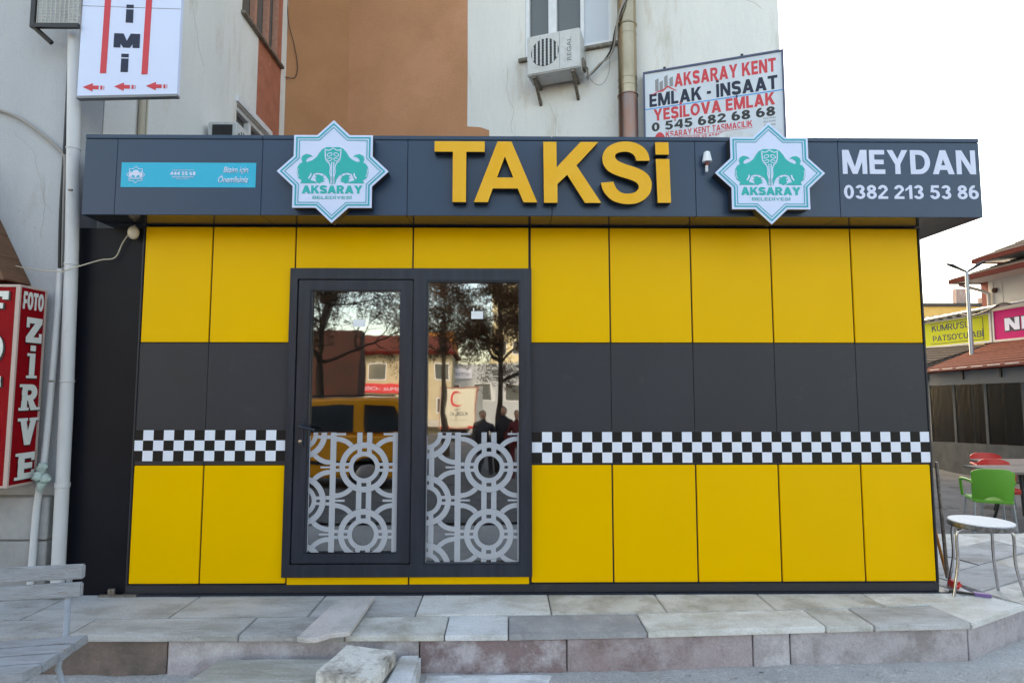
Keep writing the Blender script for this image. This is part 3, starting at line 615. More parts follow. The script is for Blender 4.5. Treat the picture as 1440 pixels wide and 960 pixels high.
# frosted film lattice, cut into rows
def lattice(px, pz):
    best = False
    for (cx, cz) in cells:
        dx = abs(px - cx); dz = abs(pz - cz)
        if dx > 165.5 or dz > 174.5: continue
        r = math.hypot(dx, dz)
        if 58 < r < 82: return True
        if 101 < r < 131:
            if dz < 6 and False: return False
            return True
        if r < 61: continue
        if dz < 23 and 82 <= r <= 101: 
            return not (dz < 7)
        if dx < 38 and 82 <= r <= 101: return not (dx < 13)
        if r >= 132:
            if dx > 150: return True
            if dz < 24: 
                return not (dz < 7)
            if 12 < dx < 40: return True
            ra = math.hypot(dx - 152, dz - 36)
            if dz > 36 and 100 < ra < 125: return True
            if abs(dz - 174) < 5 and dx > 100: return True
    return False
K = .001286
def film(x0, x1, z0, z1, cx, cz, parent):
    global cells
    # circle centre at cx, cz in metres; lattice units of K
    cells = []
    for i in range(-3, 4):
        for j in range(-4, 5):
            X_ = i * 331; Z_ = j * 348 + (174 if i % 2 else 0)
            cells.append((X_, Z_))
    b = MB(); st = .003; z = z0; u0 = (x0 - cx) / K
    nx = int((x1 - x0) / .0012)
    while z < z1 - 1e-6:
        zt = min(z + st, z1); zc = ((z + zt) / 2 - cz) / K; on = None
        for i in range(nx + 1):
            x = x0 + (x1 - x0) * i / nx
            v = i < nx and lattice((x - cx) / K, zc)
            if v and on is None: on = x
            if not v and on is not None: b.add([(on, .0012, z), (x, .0012, z), (x, .0012, zt), (on, .0012, zt)], [(0, 1, 2, 3)]); on = None
        z = zt
    b.box(x0, x0 + .006, .0020, .0030, z0, z1 - .02)
    return b.build('frosted_film', 'film', parent)
film(-1.342, -.70, .275, 1.077, -.966, .842, dl)
film(-.542, .093, .208, 1.077, -.114, .842, fx)

# lettering and prints on the fascia
def P(px, py): return (round(-.468 + (px - 612) * .004683, 4), round(3.007 - (py - 199) * .004761, 4))   # tracing grid of the front letters, metres
tk = thing('taksi_letters', 'big amber raised letters reading TAKSi on the grey fascia', 'sign', (.3, -.28, 2.56))
def z3(l): return [P(600 + x / 8, 190 + y / 8) for x, y in l]
def z4(l): return [P(780 + x / 6.26, 190 + y / 6.26) for x, y in l]
def glyph(outer, holes=()):
    o = MB(); o.m = 0; o.poly(outer, -.312, -.309, holes); o.m = 1; o.poly(outer, -.3089, -.2505, holes)
    return o.build('letter', ['letter', 'edge'], tk)
glyph(z3([(93, 78), (658, 78), (658, 197), (450, 197), (450, 767), (300, 767), (300, 197), (93, 197)]))
glyph(z3([(803, 78), (960, 78), (1248, 767), (1095, 767), (1030, 612), (750, 612), (695, 767), (540, 767)]), [z3([(885, 248), (797, 488), (980, 488)])])
glyph(z4([(-95, 62), (22, 62), (22, 290), (235, 62), (392, 62), (197, 272), (412, 603), (270, 603), (115, 355), (28, 437), (28, 603), (-90, 603)]))
Sa = [(845, 227), (832, 160), (790, 105), (720, 68), (640, 56), (550, 68), (475, 108), (435, 165), (428, 225), (445, 280), (485, 325), (560, 362), (660, 393), (720, 418), (745, 452), (738, 485), (700, 512), (640, 521), (590, 511), (550, 478), (532, 445), (522, 415)]
Sb = [(412, 425), (425, 480), (455, 530), (510, 580), (580, 605), (650, 613), (730, 603), (800, 565), (845, 510), (860, 440), (848, 385), (810, 335), (740, 295), (640, 262), (575, 235), (543, 205), (542, 178), (565, 158), (610, 148), (660, 150), (700, 170), (720, 200), (726, 228)]
glyph(z4(smooth_pts(Sa, 3, False) + smooth_pts(Sb, 3, False)))
glyph(z4([(897, 62), (1015, 62), (1018, 172), (900, 172)])); glyph(z4([(900, 212), (1020, 212), (1027, 600), (910, 600)]))

def starpts(cx, cz, Rr): return [(cx + (Rr if k % 2 == 0 else Rr * .765) * math.cos(R(22.5 * k)) * 1.0, cz + (Rr if k % 2 == 0 else Rr * .765) * math.sin(R(22.5 * k)) * .945) for k in range(16)]
def emblem(cx, cz, y, s, par, teal, line, white, small=False):
    """municipal star emblem: double line star, two bulls facing a wheat ear, name below. s = star radius"""
    def ringp(r0, r1, m, dy=0):
        MB().poly(starpts(cx, cz, s * r0), y - .002 - dy, y - .0002, [starpts(cx, cz, s * r1)[::-1]]).build('star_line', m, par)
    if not small: ringp(.945, .905, line)
    ringp(.868, .846 if not small else .80, line)
    g = lambda l, mir=False: [(cx + ((537 - a) if mir else (a - 537)) / 505 * s, cz + (485 - b) / 505 * s) for a, b in l]
    body = [(537, 262), (480, 261), (442, 278), (412, 315), (388, 355), (350, 385), (305, 401), (292, 388), (305, 368), (328, 352), (356, 350), (332, 333), (295, 325), (262, 342), (252, 372), (262, 404), (236, 418), (218, 450), (214, 500), (228, 548), (262, 572), (248, 598), (400, 598), (376, 580), (338, 570), (350, 540), (366, 510), (400, 499), (440, 505), (478, 528), (500, 560), (512, 602), (537, 602)]
    for mir in (False, True):
        pts = g(body, mir); MB().poly(pts, y - .002, y - .0002).build('bull', teal, par)
        if small: continue
        wl = lambda l, w: MB().poly([tuple(p) for p in ribbon(g(l, mir), w / 505 * s)], y - .0032, y - .0021).build('emblem_line', white, par)
        wl(smooth_pts([(462, 282), (500, 292), (536, 270)], 3, False), 8); wl(smooth_pts([(466, 286), (468, 340), (478, 385), (505, 415), (516, 450), (514, 500), (524, 545), (522, 600)], 3, False), 9)
        wl([(527, 400), (529, 600)], 9)
        wl(smooth_pts([(343, 505), (338, 530), (320, 555)], 3, False), 13)
        wl(smooth_pts([(226, 462), (222, 500), (236, 540)], 3, False), 6)
        for cyy, rx, ry in ((332, 26, 19), (378, 27, 17)):
            c = 506; ou = [(c + rx * math.cos(t * .5236), cyy + ry * math.sin(t * .5236) + (c + rx * math.cos(t * .5236) - 506) * -.25) for t in range(12)]; inn = [(c + (rx - 7) * math.cos(t * .5236), cyy + (ry - 7) * math.sin(t * .5236) + (c + (rx - 7) * math.cos(t * .5236) - 506) * -.25) for t in range(12)]
            MB().poly(g(ou, mir), y - .0032, y - .0021, [g(inn, mir)[::-1]]).build('wheat_grain', white, par)
        MB().poly(g([(376, 522), (398, 520), (410, 515), (425, 520), (440, 530), (462, 524), (448, 545), (470, 556), (452, 562), (466, 580), (440, 588), (420, 600), (400, 592), (385, 575), (392, 560), (372, 550), (395, 543)], mir), y - .002, y - .0002).build('emblem_shape', teal, par)
    block_text('AKSARAY', 545 / 505 * s, 74 / 505 * s, cx, cz + (485 - 655) / 505 * s, y - .0004, teal, par, stem=27, gap=5)
    if not small: block_text('BELEDİYESİ', 350 / 505 * s, 27 / 505 * s, cx, cz + (485 - 729) / 505 * s, y - .0004, teal, par, stem=15, gap=14)
for cx, lab in ((-1.130, 'eight pointed white star sign with teal bulls, left of the raised letters'), (1.740, 'eight pointed white star sign with teal bulls, between the lamp and MEYDAN')):
    st = thing('star_sign', lab, 'sign', (cx, -.3, 2.45), 'star shaped municipal signs on the fascia')
    b = MB(); b.m = 0; b.poly(starpts(cx, 2.79, .364), -.330, -.325); b.m = 1; b.poly(starpts(cx, 2.79, .360), -.3249, -.2565)
    b.build('board', ['signface', 'edge'], st)
    emblem(cx, 2.79, -.3302, .364, st, 'teal', 'tealline', 'signface')
# turquoise banner (printed sheet on the fascia)
bn = thing('banner', 'turquoise printed banner with white lettering on the fascia left end', 'banner', (-2.11, -.25, 2.706), None)
MB().box(-2.552, -1.663, -.2525, -.2502, 2.706, 2.874).build('sheet', 'banner', bn)
emblem(-2.455, 2.790, -.2526, .072, bn, 'signwhite', 'signwhite', 'banner', small=True)
block_text('444 55 68', .168, .024, -2.145, 2.80, -.2527, 'signwhite', bn, stem=26)
block_text('ÇAĞRI MERKEZİ HATTI', .14, .007, -2.145, 2.823, -.2527, 'signwhite', bn, stem=14)
block_text('AKSARAY BELEDİYESİ', .14, .009, -2.145, 2.776, -.2527, 'signwhite', bn, stem=20)
text('aksaray.bel.tr', .085, .008, -2.145, 2.762, -.2527, 'signwhite', 'lettering', bn)
text('Bizim için', .165, .050, -1.795, 2.822, -.2527, 'signwhite', 'lettering', bn, shear=.25, bold=.014)
text('Önemlisiniz', .20, .052, -1.81, 2.765, -.2527, 'signwhite', 'lettering', bn, shear=.25, bold=.014)
block_text('MEYDAN', .905, .166, 2.722, 2.899, -.2505, 'signwhite', bo, stem=22, gap=10)
block_text('0382 213 53 86', .912, .094, 2.727, 2.692, -.2505, 'signwhite', bo, stem=21, gap=10)
# small lamp on the fascia
lp = thing('fascia_lamp', 'small white cone lamp on the fascia right of the raised letters', 'lamp', (1.342, -.28, 2.82))
MB().lathe((1.342, -.285, 2.88), [(.032, 0), (.031, .012), (.020, .066), (.012, .072)], 20).build('shade', 'white', lp, smooth=True)
MB().lathe((1.342, -.285, 2.855), [(.011, 0), (.012, .024)], 12).build('socket', mat('brown red socket', (.22, .05, .04), .5), lp)
MB().lathe((1.338, -.285, 2.812), [(.007, 0), (.010, .008), (.010, .042)], 12).build('bulb_neck', 'pvc', lp, smooth=True)
MB().box(1.33, 1.352, -.275, -.2505, 2.86, 2.875).build('bracket', 'edge', lp)
# round porch light and its cable
lb = MB().ball((-2.585, -.045, 2.455), .036, .036, .047, 16).build('globe_light', 'bulb', smooth=True, origin=(-2.585, -.045, 2.41)); tag(lb, 'dusty cream globe light under the left soffit', 'light')
cb = MB().tube([Vector(p) for p in smooth_pts([(-3.55, -.06, 2.27), (-3.3, -.07, 2.20), (-3.0, -.15, 2.158), (-2.945, -.14, 2.176), (-2.804, -.05, 2.259), (-2.72, -.02, 2.285), (-2.674, -.02, 2.385), (-2.62, -.03, 2.46), (-2.58, -.04, 2.51)], 5, False)], .0042, 6).build('cable', 'beige', smooth=True); tag(cb, 'thin pale cable sagging from the globe light across the drain pipe', 'cable')

# ------------------------------------------------------------------ left: drain pipe, cables, red sign, white sign, cage
dp = thing('drain_pipe', 'thick grey white drain pipe down the building corner', 'pipe', (-2.95, -.07, 0))
PX = lambda z: -2.935 - (z - .3) * .0095 * 0 
b = MB().tube([(-2.95, -.06, .02), (-2.963, -.06, 1.2), (-2.99, -.06, 2.34), (-3.035, -.06, 3.3), (-3.075, -.06, 4.1), (-3.12, -.06, 6.5)], .040, 24).build('pipe', 'pipe', dp, smooth=True)
for z, x in ((.72, -2.958), (1.42, -2.968), (2.22, -2.987), (3.04, -3.023)): MB().lathe((x, -.06, z), [(.041, 0), (.0445, .003), (.0445, .010 if z > 1 else .03), (.041, .013 if z > 1 else .034)], 24).build('collar', 'pipe', dp, smooth=True)
for z, x in ((2.72, -2.97), (1.42, -3.02)): MB().box(x - .012, x + .012, -.16 + .02, -.125, z, z + .012).build('clamp_bolt', 'rusty', dp)
tp = MB().tube(smooth_pts([(-3.075, -.04, 2.20), (-3.075, -.04, 1.9), (-3.08, -.05, 1.3), (-3.09, -.06, .85), (-3.11, -.07, .6), (-3.12, -.07, .05)], 3, False), .021, 12).build('conduit', 'pipe', smooth=True); tag(tp, 'slim grey conduit beside the thick drain pipe', 'pipe')
bgm = MB(); random.seed(5)
for c in ((-3.055, -.12, .86), (-3.075, -.13, .80), (-3.03, -.12, .79), (-3.05, -.12, .74)):
    bgm.ball(c, .031, .025, .034, 10)
bgm = bgm.build('plastic_bag', mat('crumpled translucent bag', (.42, .50, .48), .3, c2=(.30, .42, .38), scale=30, bump=.8, bscale=60), smooth=True); tag(bgm, 'crumpled greenish plastic bag tied to the slim conduit', 'bag')
for v in bgm.data.vertices: v.co += noise.noise_vector(v.co * 40) * .018
c1 = MB().tube(smooth_pts([(-3.75, -.02, 3.36), (-3.577, -.02, 3.338), (-3.423, -.02, 3.271), (-3.266, -.02, 3.157), (-3.15, -.02, 3.055), (-3.107, -.02, 2.98), (-3.10, -.02, 2.7), (-3.085, -.02, 2.22)], 4, False), .011, 8).build('cable', 'cable', smooth=True); tag(c1, 'grey brown cable curving down the left wall to the conduit', 'cable')
c2 = MB().tube(smooth_pts([(-3.14, -.015, 4.8), (-3.134, -.015, 4.1), (-3.118, -.02, 3.4), (-3.115, -.02, 3.0), (-3.106, -.03, 2.6), (-3.09, -.03, 2.2)], 3, False), .010, 8).build('cable', 'black', smooth=True); tag(c2, 'straight dark cable running up beside the drain pipe', 'cable')
c3 = MB(TS).tube([(.66, -.03, 2.9), (.655, -.03, 3.6), (.65, -.03, 6)], .022, 10).tube([(.73, -.03, 2.9), (.735, -.03, 3.3), (.72, -.03, 3.5), (.73, -.03, 6)], .009, 8).build('wall_conduit', 'beige', smooth=True); tag(c3, 'beige conduit on the white side wall below the hanging sign', 'pipe')

rs = thing('photo_sign', 'red two sided box sign reading FOTO ZIRVE at the building corner', 'sign', (-3.5, -.14, .75))
MB().box(-4.25, -3.152, -.268, -.051, .755, 2.045).build('box', 'red', rs, bevel=.003)
fr_ = MB()
for (x0, x1, y0, y1, z0, z1) in ((-3.158, -3.146, -.275, -.262, .752, 2.050), (-3.158, -3.146, -.062, -.048, .752, 2.050), (-3.158, -3.147, -.262, -.062, 2.036, 2.050), (-3.158, -3.147, -.262, -.062, .752, .764),
                                 (-4.25, -3.158, -.275, -.266, 2.034, 2.050), (-4.25, -3.158, -.275, -.266, .752, .764), (-3.172, -3.158, -.275, -.266, .764, 2.034)):
    fr_.box(x0, x1, y0, y1, z0, z1)
fr_.build('trim', mat('pale trim', (.50, .38, .34), .6), rs)
TSg = Tz((-3.1515, 0, 0), 90)
M['letwhite'] = mat('off white raised letter', (.66, .67, .64), .5)
block_text('FOTO', .165, .115, -.158, 1.955, -.001, 'letwhite', rs, T=TSg, thick=.004, stem=25, gap=10)
for ch, z0, z1, w_ in (('Z', 1.68, 1.845, .125), ('İ', 1.445, 1.655, .04), ('R', 1.235, 1.405, .13), ('V', 1.01, 1.185, .13), ('E', .79, .96, .12)):
    hh = (z1 - z0) * (.78 if ch == 'İ' else 1)
    block_text(ch, w_, hh, -.137, z0 + hh / 2 - .007, -.001, 'black', rs, T=TSg, thick=.006, stem=28, serif=True)
    block_text(ch, w_, hh, -.145, z0 + hh / 2, -.0075, 'letwhite', rs, T=TSg, thick=.004, stem=26, serif=True)
for ch, z0, z1 in (('F', 1.83, 2.0), ('O', 1.52, 1.74), ('T', 1.25, 1.45), ('O', .98, 1.20)):
    block_text(ch, .20, z1 - z0, -3.32, (z0 + z1) / 2, -.2685, 'black', rs, thick=.004, stem=26, serif=True)
    block_text(ch, .20, z1 - z0, -3.33, (z0 + z1) / 2 + .006, -.2728, 'letwhite', rs, thick=.004, stem=24, serif=True)

ws = thing('hanging_sign', 'white vertical sign with grey letters, red bars and arrows at top left', 'sign', (-2.8, .2, 3.5))
TH = Tz((-2.287, -.12, .076), 2.5) @ Matrix.Scale(.945, 4)   # the board is .69 m wide
def sgn(b): return b
MB(TH).poly([(-.705, 3.500), (0, 3.536), (0, 5.6), (-.705, 5.6)], 0, .035).build('panel', 'signface', ws)
MB(TH).poly([(-.708, 3.480), (.003, 3.516), (.003, 3.5345), (-.708, 3.4985)], -.004, .039).build('bottom_edge', mat('grey rail', (.20, .21, .23), .5), ws)
MB(TH).box(-.705, 0, -.0009, 0.0, 4.188, 4.192).build('seam', 'greytext', ws)
for x in (-.553, -.259): MB(TH).poly([(x, 3.675), (x + .044, 3.678), (x + .044 + .018, 5.6), (x + .018, 5.6)], -.0022, -.001).build('red_bar', 'redprint', ws)
for k, ax in enumerate((-.668, -.448, -.222)):
    a = MB(TH); z = 3.565 + .011 * k + .002; a.poly([(ax, z), (ax + .070, z + .032), (ax + .070, z + .014), (ax + .112, z + .014), (ax + .112, z - .014), (ax + .070, z - .014), (ax + .070, z - .032)], -.0022, -.001)
    a.box(ax + .124, ax + .138, -.0022, -.001, z - .015, z + .015).box(ax + .147, ax + .151, -.0022, -.001, z - .015, z + .015); a.build('arrow', 'redprint', ws)
for ch, cx, z0, z1, w_ in (('İ', -.382, 3.69, 3.825, .052), ('M', -.375, 3.877, 3.985, .185), ('İ', -.365, 4.07, 4.205, .052), ('T', -.36, 4.26, 4.37, .15), ('İ', -.355, 4.45, 4.58, .052)):
    hh = (z1 - z0) * (.76 if ch == 'İ' else 1); block_text(ch, w_, hh, cx, z0 + hh / 2, -.001, 'navytext', ws, T=TH, stem=30)
cg = thing('window_cage', 'black framed wire mesh window cage at the top left corner', 'cage', (-3.1, -.2, 3.85))
b = MB(); b.box(-3.285, -3.255, -.18, -.15, 3.86, 5.2).box(-3.254, -2.955, -.18, -.155, 3.86, 3.89)
b.tube([(-3.268, -.165, 3.872), (-3.165, -.13, 3.775)], .018, 6); b.build('frame', 'black', cg)
b = MB()
for i in range(10): x = -3.25 + i * .031; b.box(x, x + .005, -.168, -.164, 3.895, 5.0)
for j in range(48): z = 3.90 + j * .023; b.box(-3.25, -2.957, -.1635, -.160, z, z + .005)
o = b.build('mesh', mat('pale painted mesh', (.45, .45, .42), .6), cg); o['kind'] = 'stuff'

# outdoor units
def ac_unit(T, x0, x1, z0, z1, d, label, loc, brand):
    a = thing('outdoor_unit', label, 'air conditioner', loc, 'air conditioner outdoor units')
    MB(T).box(x0, x1, -.35, -.35 + d, z0, z1).build('casing', 'acwhite', a, bevel=.012)
    MB(T).box(x0 + .62 * (x1 - x0), x0 + .625 * (x1 - x0), -.3515, -.3502, z0 + .02, z1 - .02).build('seam', 'greytext', a)
    cx = x0 + .345 * (x1 - x0); cz = (z0 + z1) / 2 + .01; r = .175 * (z1 - z0) / .495
    MB(T).lathe((cx, -.3502, cz), [(r, 0), (r, -.002)], 32, 'y').build('fan_opening', 'black', a)
    for k in range(7):
        x = cx - r + (k + .5) * 2 * r / 7; hh = math.sqrt(max(0, r * r - (x - cx) ** 2)); MB(T).box(x - .011, x + .011, -.358, -.3523, cz - hh, cz + hh).build('grille_slat', 'acwhite', a, bevel=.002)
    g = MB(T)
    for k in range(9): zz = cz - r + (k + 1) * 2 * r / 10; hh = math.sqrt(max(0, r * r - (zz - cz) ** 2)); g.box(cx - hh, cx + hh, -.3535, -.3524, zz - .002, zz + .002)
    g.build('grille_wire', 'greytext', a)
    for x in (x0 + .06, x1 - .12):
        MB(T).box(x, x + .045, -.33, .0, z0 - .035, z0 - .002).build('bracket', 'rusty', a, bevel=.003)
        MB(T).prism([(x + .005, -.30, z0 - .036), (x + .005, -.26, z0 - .036), (x + .005, -.001, z0 - .19), (x + .005, -.001, z0 - .24)], (.035, 0, 0)).build('bracket', 'rusty', a)
    if brand:
        cu = text(brand, .29, .055, 0, 0, 0, 'greytext', 'lettering', a, T=T @ Matrix.Translation((x0 + .80 * (x1 - x0), -.3505, (z0 + z1) / 2 + .0)) @ Matrix.Rotation(R(-90), 4, 'Y'), thick=.001, bold=.0)
        v = MB(T); v.box(x1 - .0, x1 + .03, -.25, -.12, z0 + .04, z0 + .16); v.tube([(x1 + .02, -.16, z0 + .10), (x1 + .05, -.14, z0 + .08), (x1 + .05, -.12, z0 - .05)], .012, 8); v.build('valve_block', 'rusty', a)
    return a
ac_unit(TW, 2.812, 3.476, 5.215, 5.712, .30, 'dirty white air conditioner outdoor unit below the rear window', TW @ Vector((3.1, -.2, 5.0)), 'REGAL')
ac_unit(TS, 1.66, 2.10, 3.57, 4.055, .30, 'outdoor unit just showing above the fascia on the left side wall', TS @ Vector((1.8, -.2, 3.0)), None)

MB(TS).box(1.652, 1.659, -.30, -.10, 3.80, 4.02).build('side_grille', 'black', [o for o in bpy.data.objects if o.name.startswith('outdoor_unit')][-1])
# flue with cables
fl = thing('flue_pipe', 'stainless steel flue pipe with copper tinted lower length', 'flue', TW @ Vector((4.01, -.15, 2.5)))
MB(TW).lathe((4.01, -.15, 2.4), [(.116, 0), (.116, 2.455)], 32).build('pipe', 'heat', fl, smooth=True)
for z0, z1 in ((4.86, 5.74), (5.745, 6.6), (6.605, 8.0)): MB(TW).lathe((4.01, -.15, z0), [(.112, 0), (.112, z1 - z0)], 32).build('pipe', 'steel', fl, smooth=True)
for z, r in ((4.845, .124), (4.96, .116), (5.05, .116), (5.72, .122), (5.60, .115), (6.58, .122)): MB(TW).lathe((4.01, -.15, z), [(r - .006, 0), (r, .003), (r, .016), (r - .006, .019)], 32).build('clamp_ring', 'heat' if z == 4.845 else 'steel', fl, smooth=True)
for k, (pp, m_, r_, lb_) in enumerate([([(3.50, -.10, 5.20), (3.60, -.08, 5.28), (3.80, -.10, 5.48), (3.89, -.22, 5.70), (4.02, -.31, 5.95), (4.10, -.31, 6.20), (4.3, -.2, 6.6)], 'black', .011, 'black cable rising from the outdoor unit across the flue'),
                                  ([(3.51, -.12, 5.18), (3.66, -.10, 5.34), (3.83, -.12, 5.46), (3.93, -.28, 5.80), (4.04, -.32, 6.0), (4.16, -.31, 6.3), (4.35, -.2, 6.7)], 'cable', .012, 'grey cable bundled with the black one across the flue'),
                                  ([(3.50, -.15, 5.55), (3.52, -.12, 5.25), (3.60, -.08, 5.12), (3.70, -.08, 5.10), (3.78, -.08, 5.25), (3.79, -.06, 5.6)], 'cable', .004, 'thin cable looping below the window sill')]):
    o = MB(TW).tube(smooth_pts(pp, 4, False), r_, 8).build('cable', m_, smooth=True); tag(o, lb_, 'cable')
o = MB(TB).tube(smooth_pts([(-.02, -.03, 7), (.0, -.03, 6.5), (.08, -.02, 6.2), (.14, -.02, 5.9), (.12, -.02, 5.7), (.02, -.03, 5.66), (-.1, -.06, 5.66)], 4, False), .005, 6).build('cable', 'black', smooth=True); tag(o, 'thin dark wire looping on the brown corner wall', 'cable')

# estate agent sign
es = thing('estate_sign', 'white estate agent signboard with red and black lettering on the right wall end', 'sign', TW @ Vector((4.95, -.05, 4.0)))
MB(TW).box(4.205, 5.705, -.078, -.03, 4.02, 5.133).build('panel', 'signpaper', es)
b = MB(TW); b.poly([(4.185, 4.0), (5.725, 4.0), (5.725, 5.155), (4.185, 5.155)], -.09, -.028, [[(4.205, 4.02), (4.205, 5.133), (5.705, 5.133), (5.705, 4.02)]]); b.build('frame', 'bluetrim', es)
for x in (4.42, 5.28): MB(TW).box(x, x + .03, -.07, -.02, 5.156, 5.19).build('hook', 'black', es)
MB(TW).box(4.206, 5.704, -.0795, -.0785, 4.684, 4.697).build('rule', 'blueprint', es)
for s_, x0, x1, z0, z1, m_, bl in (('AKSARAY KENT', 4.545, 5.645, 4.915, 5.075, 'redprint', .02), ('EMLAK - İNŞAAT', 4.255, 5.655, 4.712, 4.872, 'navytext', .03), ('YEŞİLOVA EMLAK', 4.30, 5.62, 4.535, 4.678, 'redprint', .03),
                                ('0 545 682 68 68', 4.275, 5.62, 4.408, 4.515, 'black', .03), ('KSARAY KENT TAŞIMACILIK', 4.435, 5.38, 4.315, 4.388, 'redprint', .01), ('NAKLİYE VE ASANSÖRLÜ', 4.62, 5.20, 4.262, 4.292, 'redprint', .0)):
    block_text(s_, x1 - x0, z1 - z0, (x0 + x1) / 2, (z0 + z1) / 2, -.0785, m_, es, T=TW, thick=.001, stem=24 if bl > .015 else 20, gap=10)
MB(TW).box(4.44, 5.38, -.0795, -.0785, 4.300, 4.305).build('rule', 'redprint', es)
b = MB(TW)
for x, h0, h1 in ((4.325, 4.90, 5.055), (4.375, 4.89, 5.02), (4.43, 4.93, 5.08), (4.49, 4.93, 5.05)): b.poly([(x, h0), (x + .04, h0), (x + .04, h1), (x, h1 - .02)], -.0795, -.0785)
b.build('tower_emblem', mat('grey emblem', (.25, .26, .28), .6), es)
b = MB(TW); b.poly([(4.28, 4.86), (4.36, 4.90), (4.40, 4.90), (4.47, 4.945), (4.57, 4.87), (4.56, 4.865), (4.47, 4.925), (4.41, 4.88), (4.36, 4.885), (4.30, 4.86)], -.0802, -.0796); b.build('roof_emblem', 'redprint', es)
b = MB(TW); b.poly([(4.30, 4.31), (4.32, 4.36), (4.35, 4.39), (4.38, 4.39), (4.41, 4.36), (4.43, 4.31), (4.39, 4.33), (4.365, 4.32), (4.34, 4.33)], -.0795, -.0785); b.build('red_emblem', 'redprint', es)
for s_, z_ in (('Etüt Proje', 4.405), ('Etüt Emlak', 4.37), ('Satılık', 4.33)): text(s_, .13, .022, 5.56, z_ - .02, -.0785, 'greytext', 'lettering', es, T=TW, thick=.001, shear=.3)
# satellite dish behind the right star
dsh = thing('satellite_dish', 'grey satellite dish half hidden behind the right star sign', 'dish', (1.9, .8, 3.06))
b = MB(); prof = [(.01, 0), (.12, .012), (.22, .04), (.30, .075), (.302, .068), (.22, .03), (.12, .004), (.01, -.008)]
b = MB(Matrix.Translation((1.97, .62, 3.24)) @ Matrix.Rotation(R(62), 4, 'X') @ Matrix.Rotation(R(12), 4, 'Y')); b.lathe((0, 0, 0), prof, 32); b.build('reflector', 'acwhite', dsh, smooth=True)
MB().tube([(1.97, .70, 3.06), (1.97, .66, 3.2)], .02, 8).build('mast', 'galv', dsh)
MB().box(1.70, 1.77, .3, .36, 3.07, 3.13).build('receiver', 'black', dsh)

# ------------------------------------------------------------------ loose stones in front
ls = MB()
ls.prism([(-.848, -.135, .012), (-.905, -.135, .012), (-.935, -.165, .0115), (-1.055, -.18, .0115), (-1.085, -.32, .010), (-1.135, -.745, .005), (-1.085, -.765, .005), (-1.02, -.760, .005), (-.965, -.705, .0055), (-.865, -.680, .006)], (0, 0, .026))
o = ls.build('broken_slab', 'pinkstone', bevel=.003, seg=1); tag(o, 'pale pink broken slab lying slanted across the terrace edge', 'stone slab')
o = MB().hexa([(-.955, -1.0), (-.640, -1.11), (-.585, -.765), (-.880, -.690)], -.105, -.03).build('marble_block', 'whitestone', bevel=.01, seg=2, rough=.005, smooth=True); tag(o, 'thick white weathered marble block with dark pits, stacked on the long slab', 'stone block')
o = MB().hexa([(-1.66, -1.06), (-.618, -1.06), (-.590, -.665), (-1.585, -.680)], -.30, -.108).build('long_slab', 'olivestone', bevel=.02, seg=3, rough=.003, smooth=True); tag(o, 'long dirty olive grey slab on the street under the white block', 'stone slab')
o = MB().hexa([(-.612, -1.06), (-.462, -1.06), (-.470, -.668), (-.585, -.668)], -.28, -.098).build('pale_kerb_piece', M['slab'][0], bevel=.012, seg=2, rough=.002, smooth=True); tag(o, 'pale bluish stone piece standing at the right end of the long slab', 'stone slab')
o = MB().hexa([(-.44, -1.0), (.20, -.85), (.26, -.672), (-.44, -.672)], -.26, -.205).build('flat_slab', M['slab'][0], bevel=.006, seg=1, rough=.002); tag(o, 'flat pale slab lying on the street against the kerb', 'stone slab')
random.seed(21); b = MB()
for i in range(2600):
    x = random.uniform(-2.2, 3.3); y = min(-.62, -.40 if x > 2.8 else -.62) - abs(random.gauss(0, .22)); s_ = random.uniform(.002, .008) * (2.2 if random.random() < .05 else 1)
    if -1.7 < x < .25 and y > -1.1: continue
    z = gz(x, y); pts_ = [(x + random.uniform(-s_, s_), y + random.uniform(-s_, s_), z + random.uniform(-.2, 1) * s_) for _ in range(4)] 
    b.add(pts_ , [(0, 1, 2), (0, 2, 3), (0, 3, 1), (1, 3, 2)])
o = b.build('gravel', 'rubble'); o['kind'] = 'stuff'; o['label'] = 'loose concrete crumbs along the foot of the kerb'; o['category'] = 'gravel'
random.seed(33); b = MB()
for i in range(1500):
    x = random.uniform(-2.9, 3.0); j = random.random(); y = (random.gauss(fr(x, 1), .012) if j < .35 else (-.012 - abs(random.gauss(0, .018)) if j < .75 else random.uniform(fr(x, 0) + .02, -.03)))
    s_ = random.uniform(.0012, .0045)
    if y > -.008: continue
    b.add([(x + random.uniform(-s_, s_), y + random.uniform(-s_, s_), .002 + random.uniform(0, 1) * s_) for _ in range(4)], [(0, 1, 2), (0, 2, 3), (0, 3, 1), (1, 3, 2)])
o = b.build('grit', 'rubble'); o['kind'] = 'stuff'; o['label'] = 'grit and dust scattered on the terrace slabs'; o['category'] = 'grit'
b = MB().box(-2.70, -2.45, -.035, -.012, .001, .012).box(-2.64, -2.60, -.03, -.015, .013, .05); o = b.build('iron_bar', 'rusty'); tag(o, 'small rusty iron bar at the left foot of the kiosk', 'metal bar')

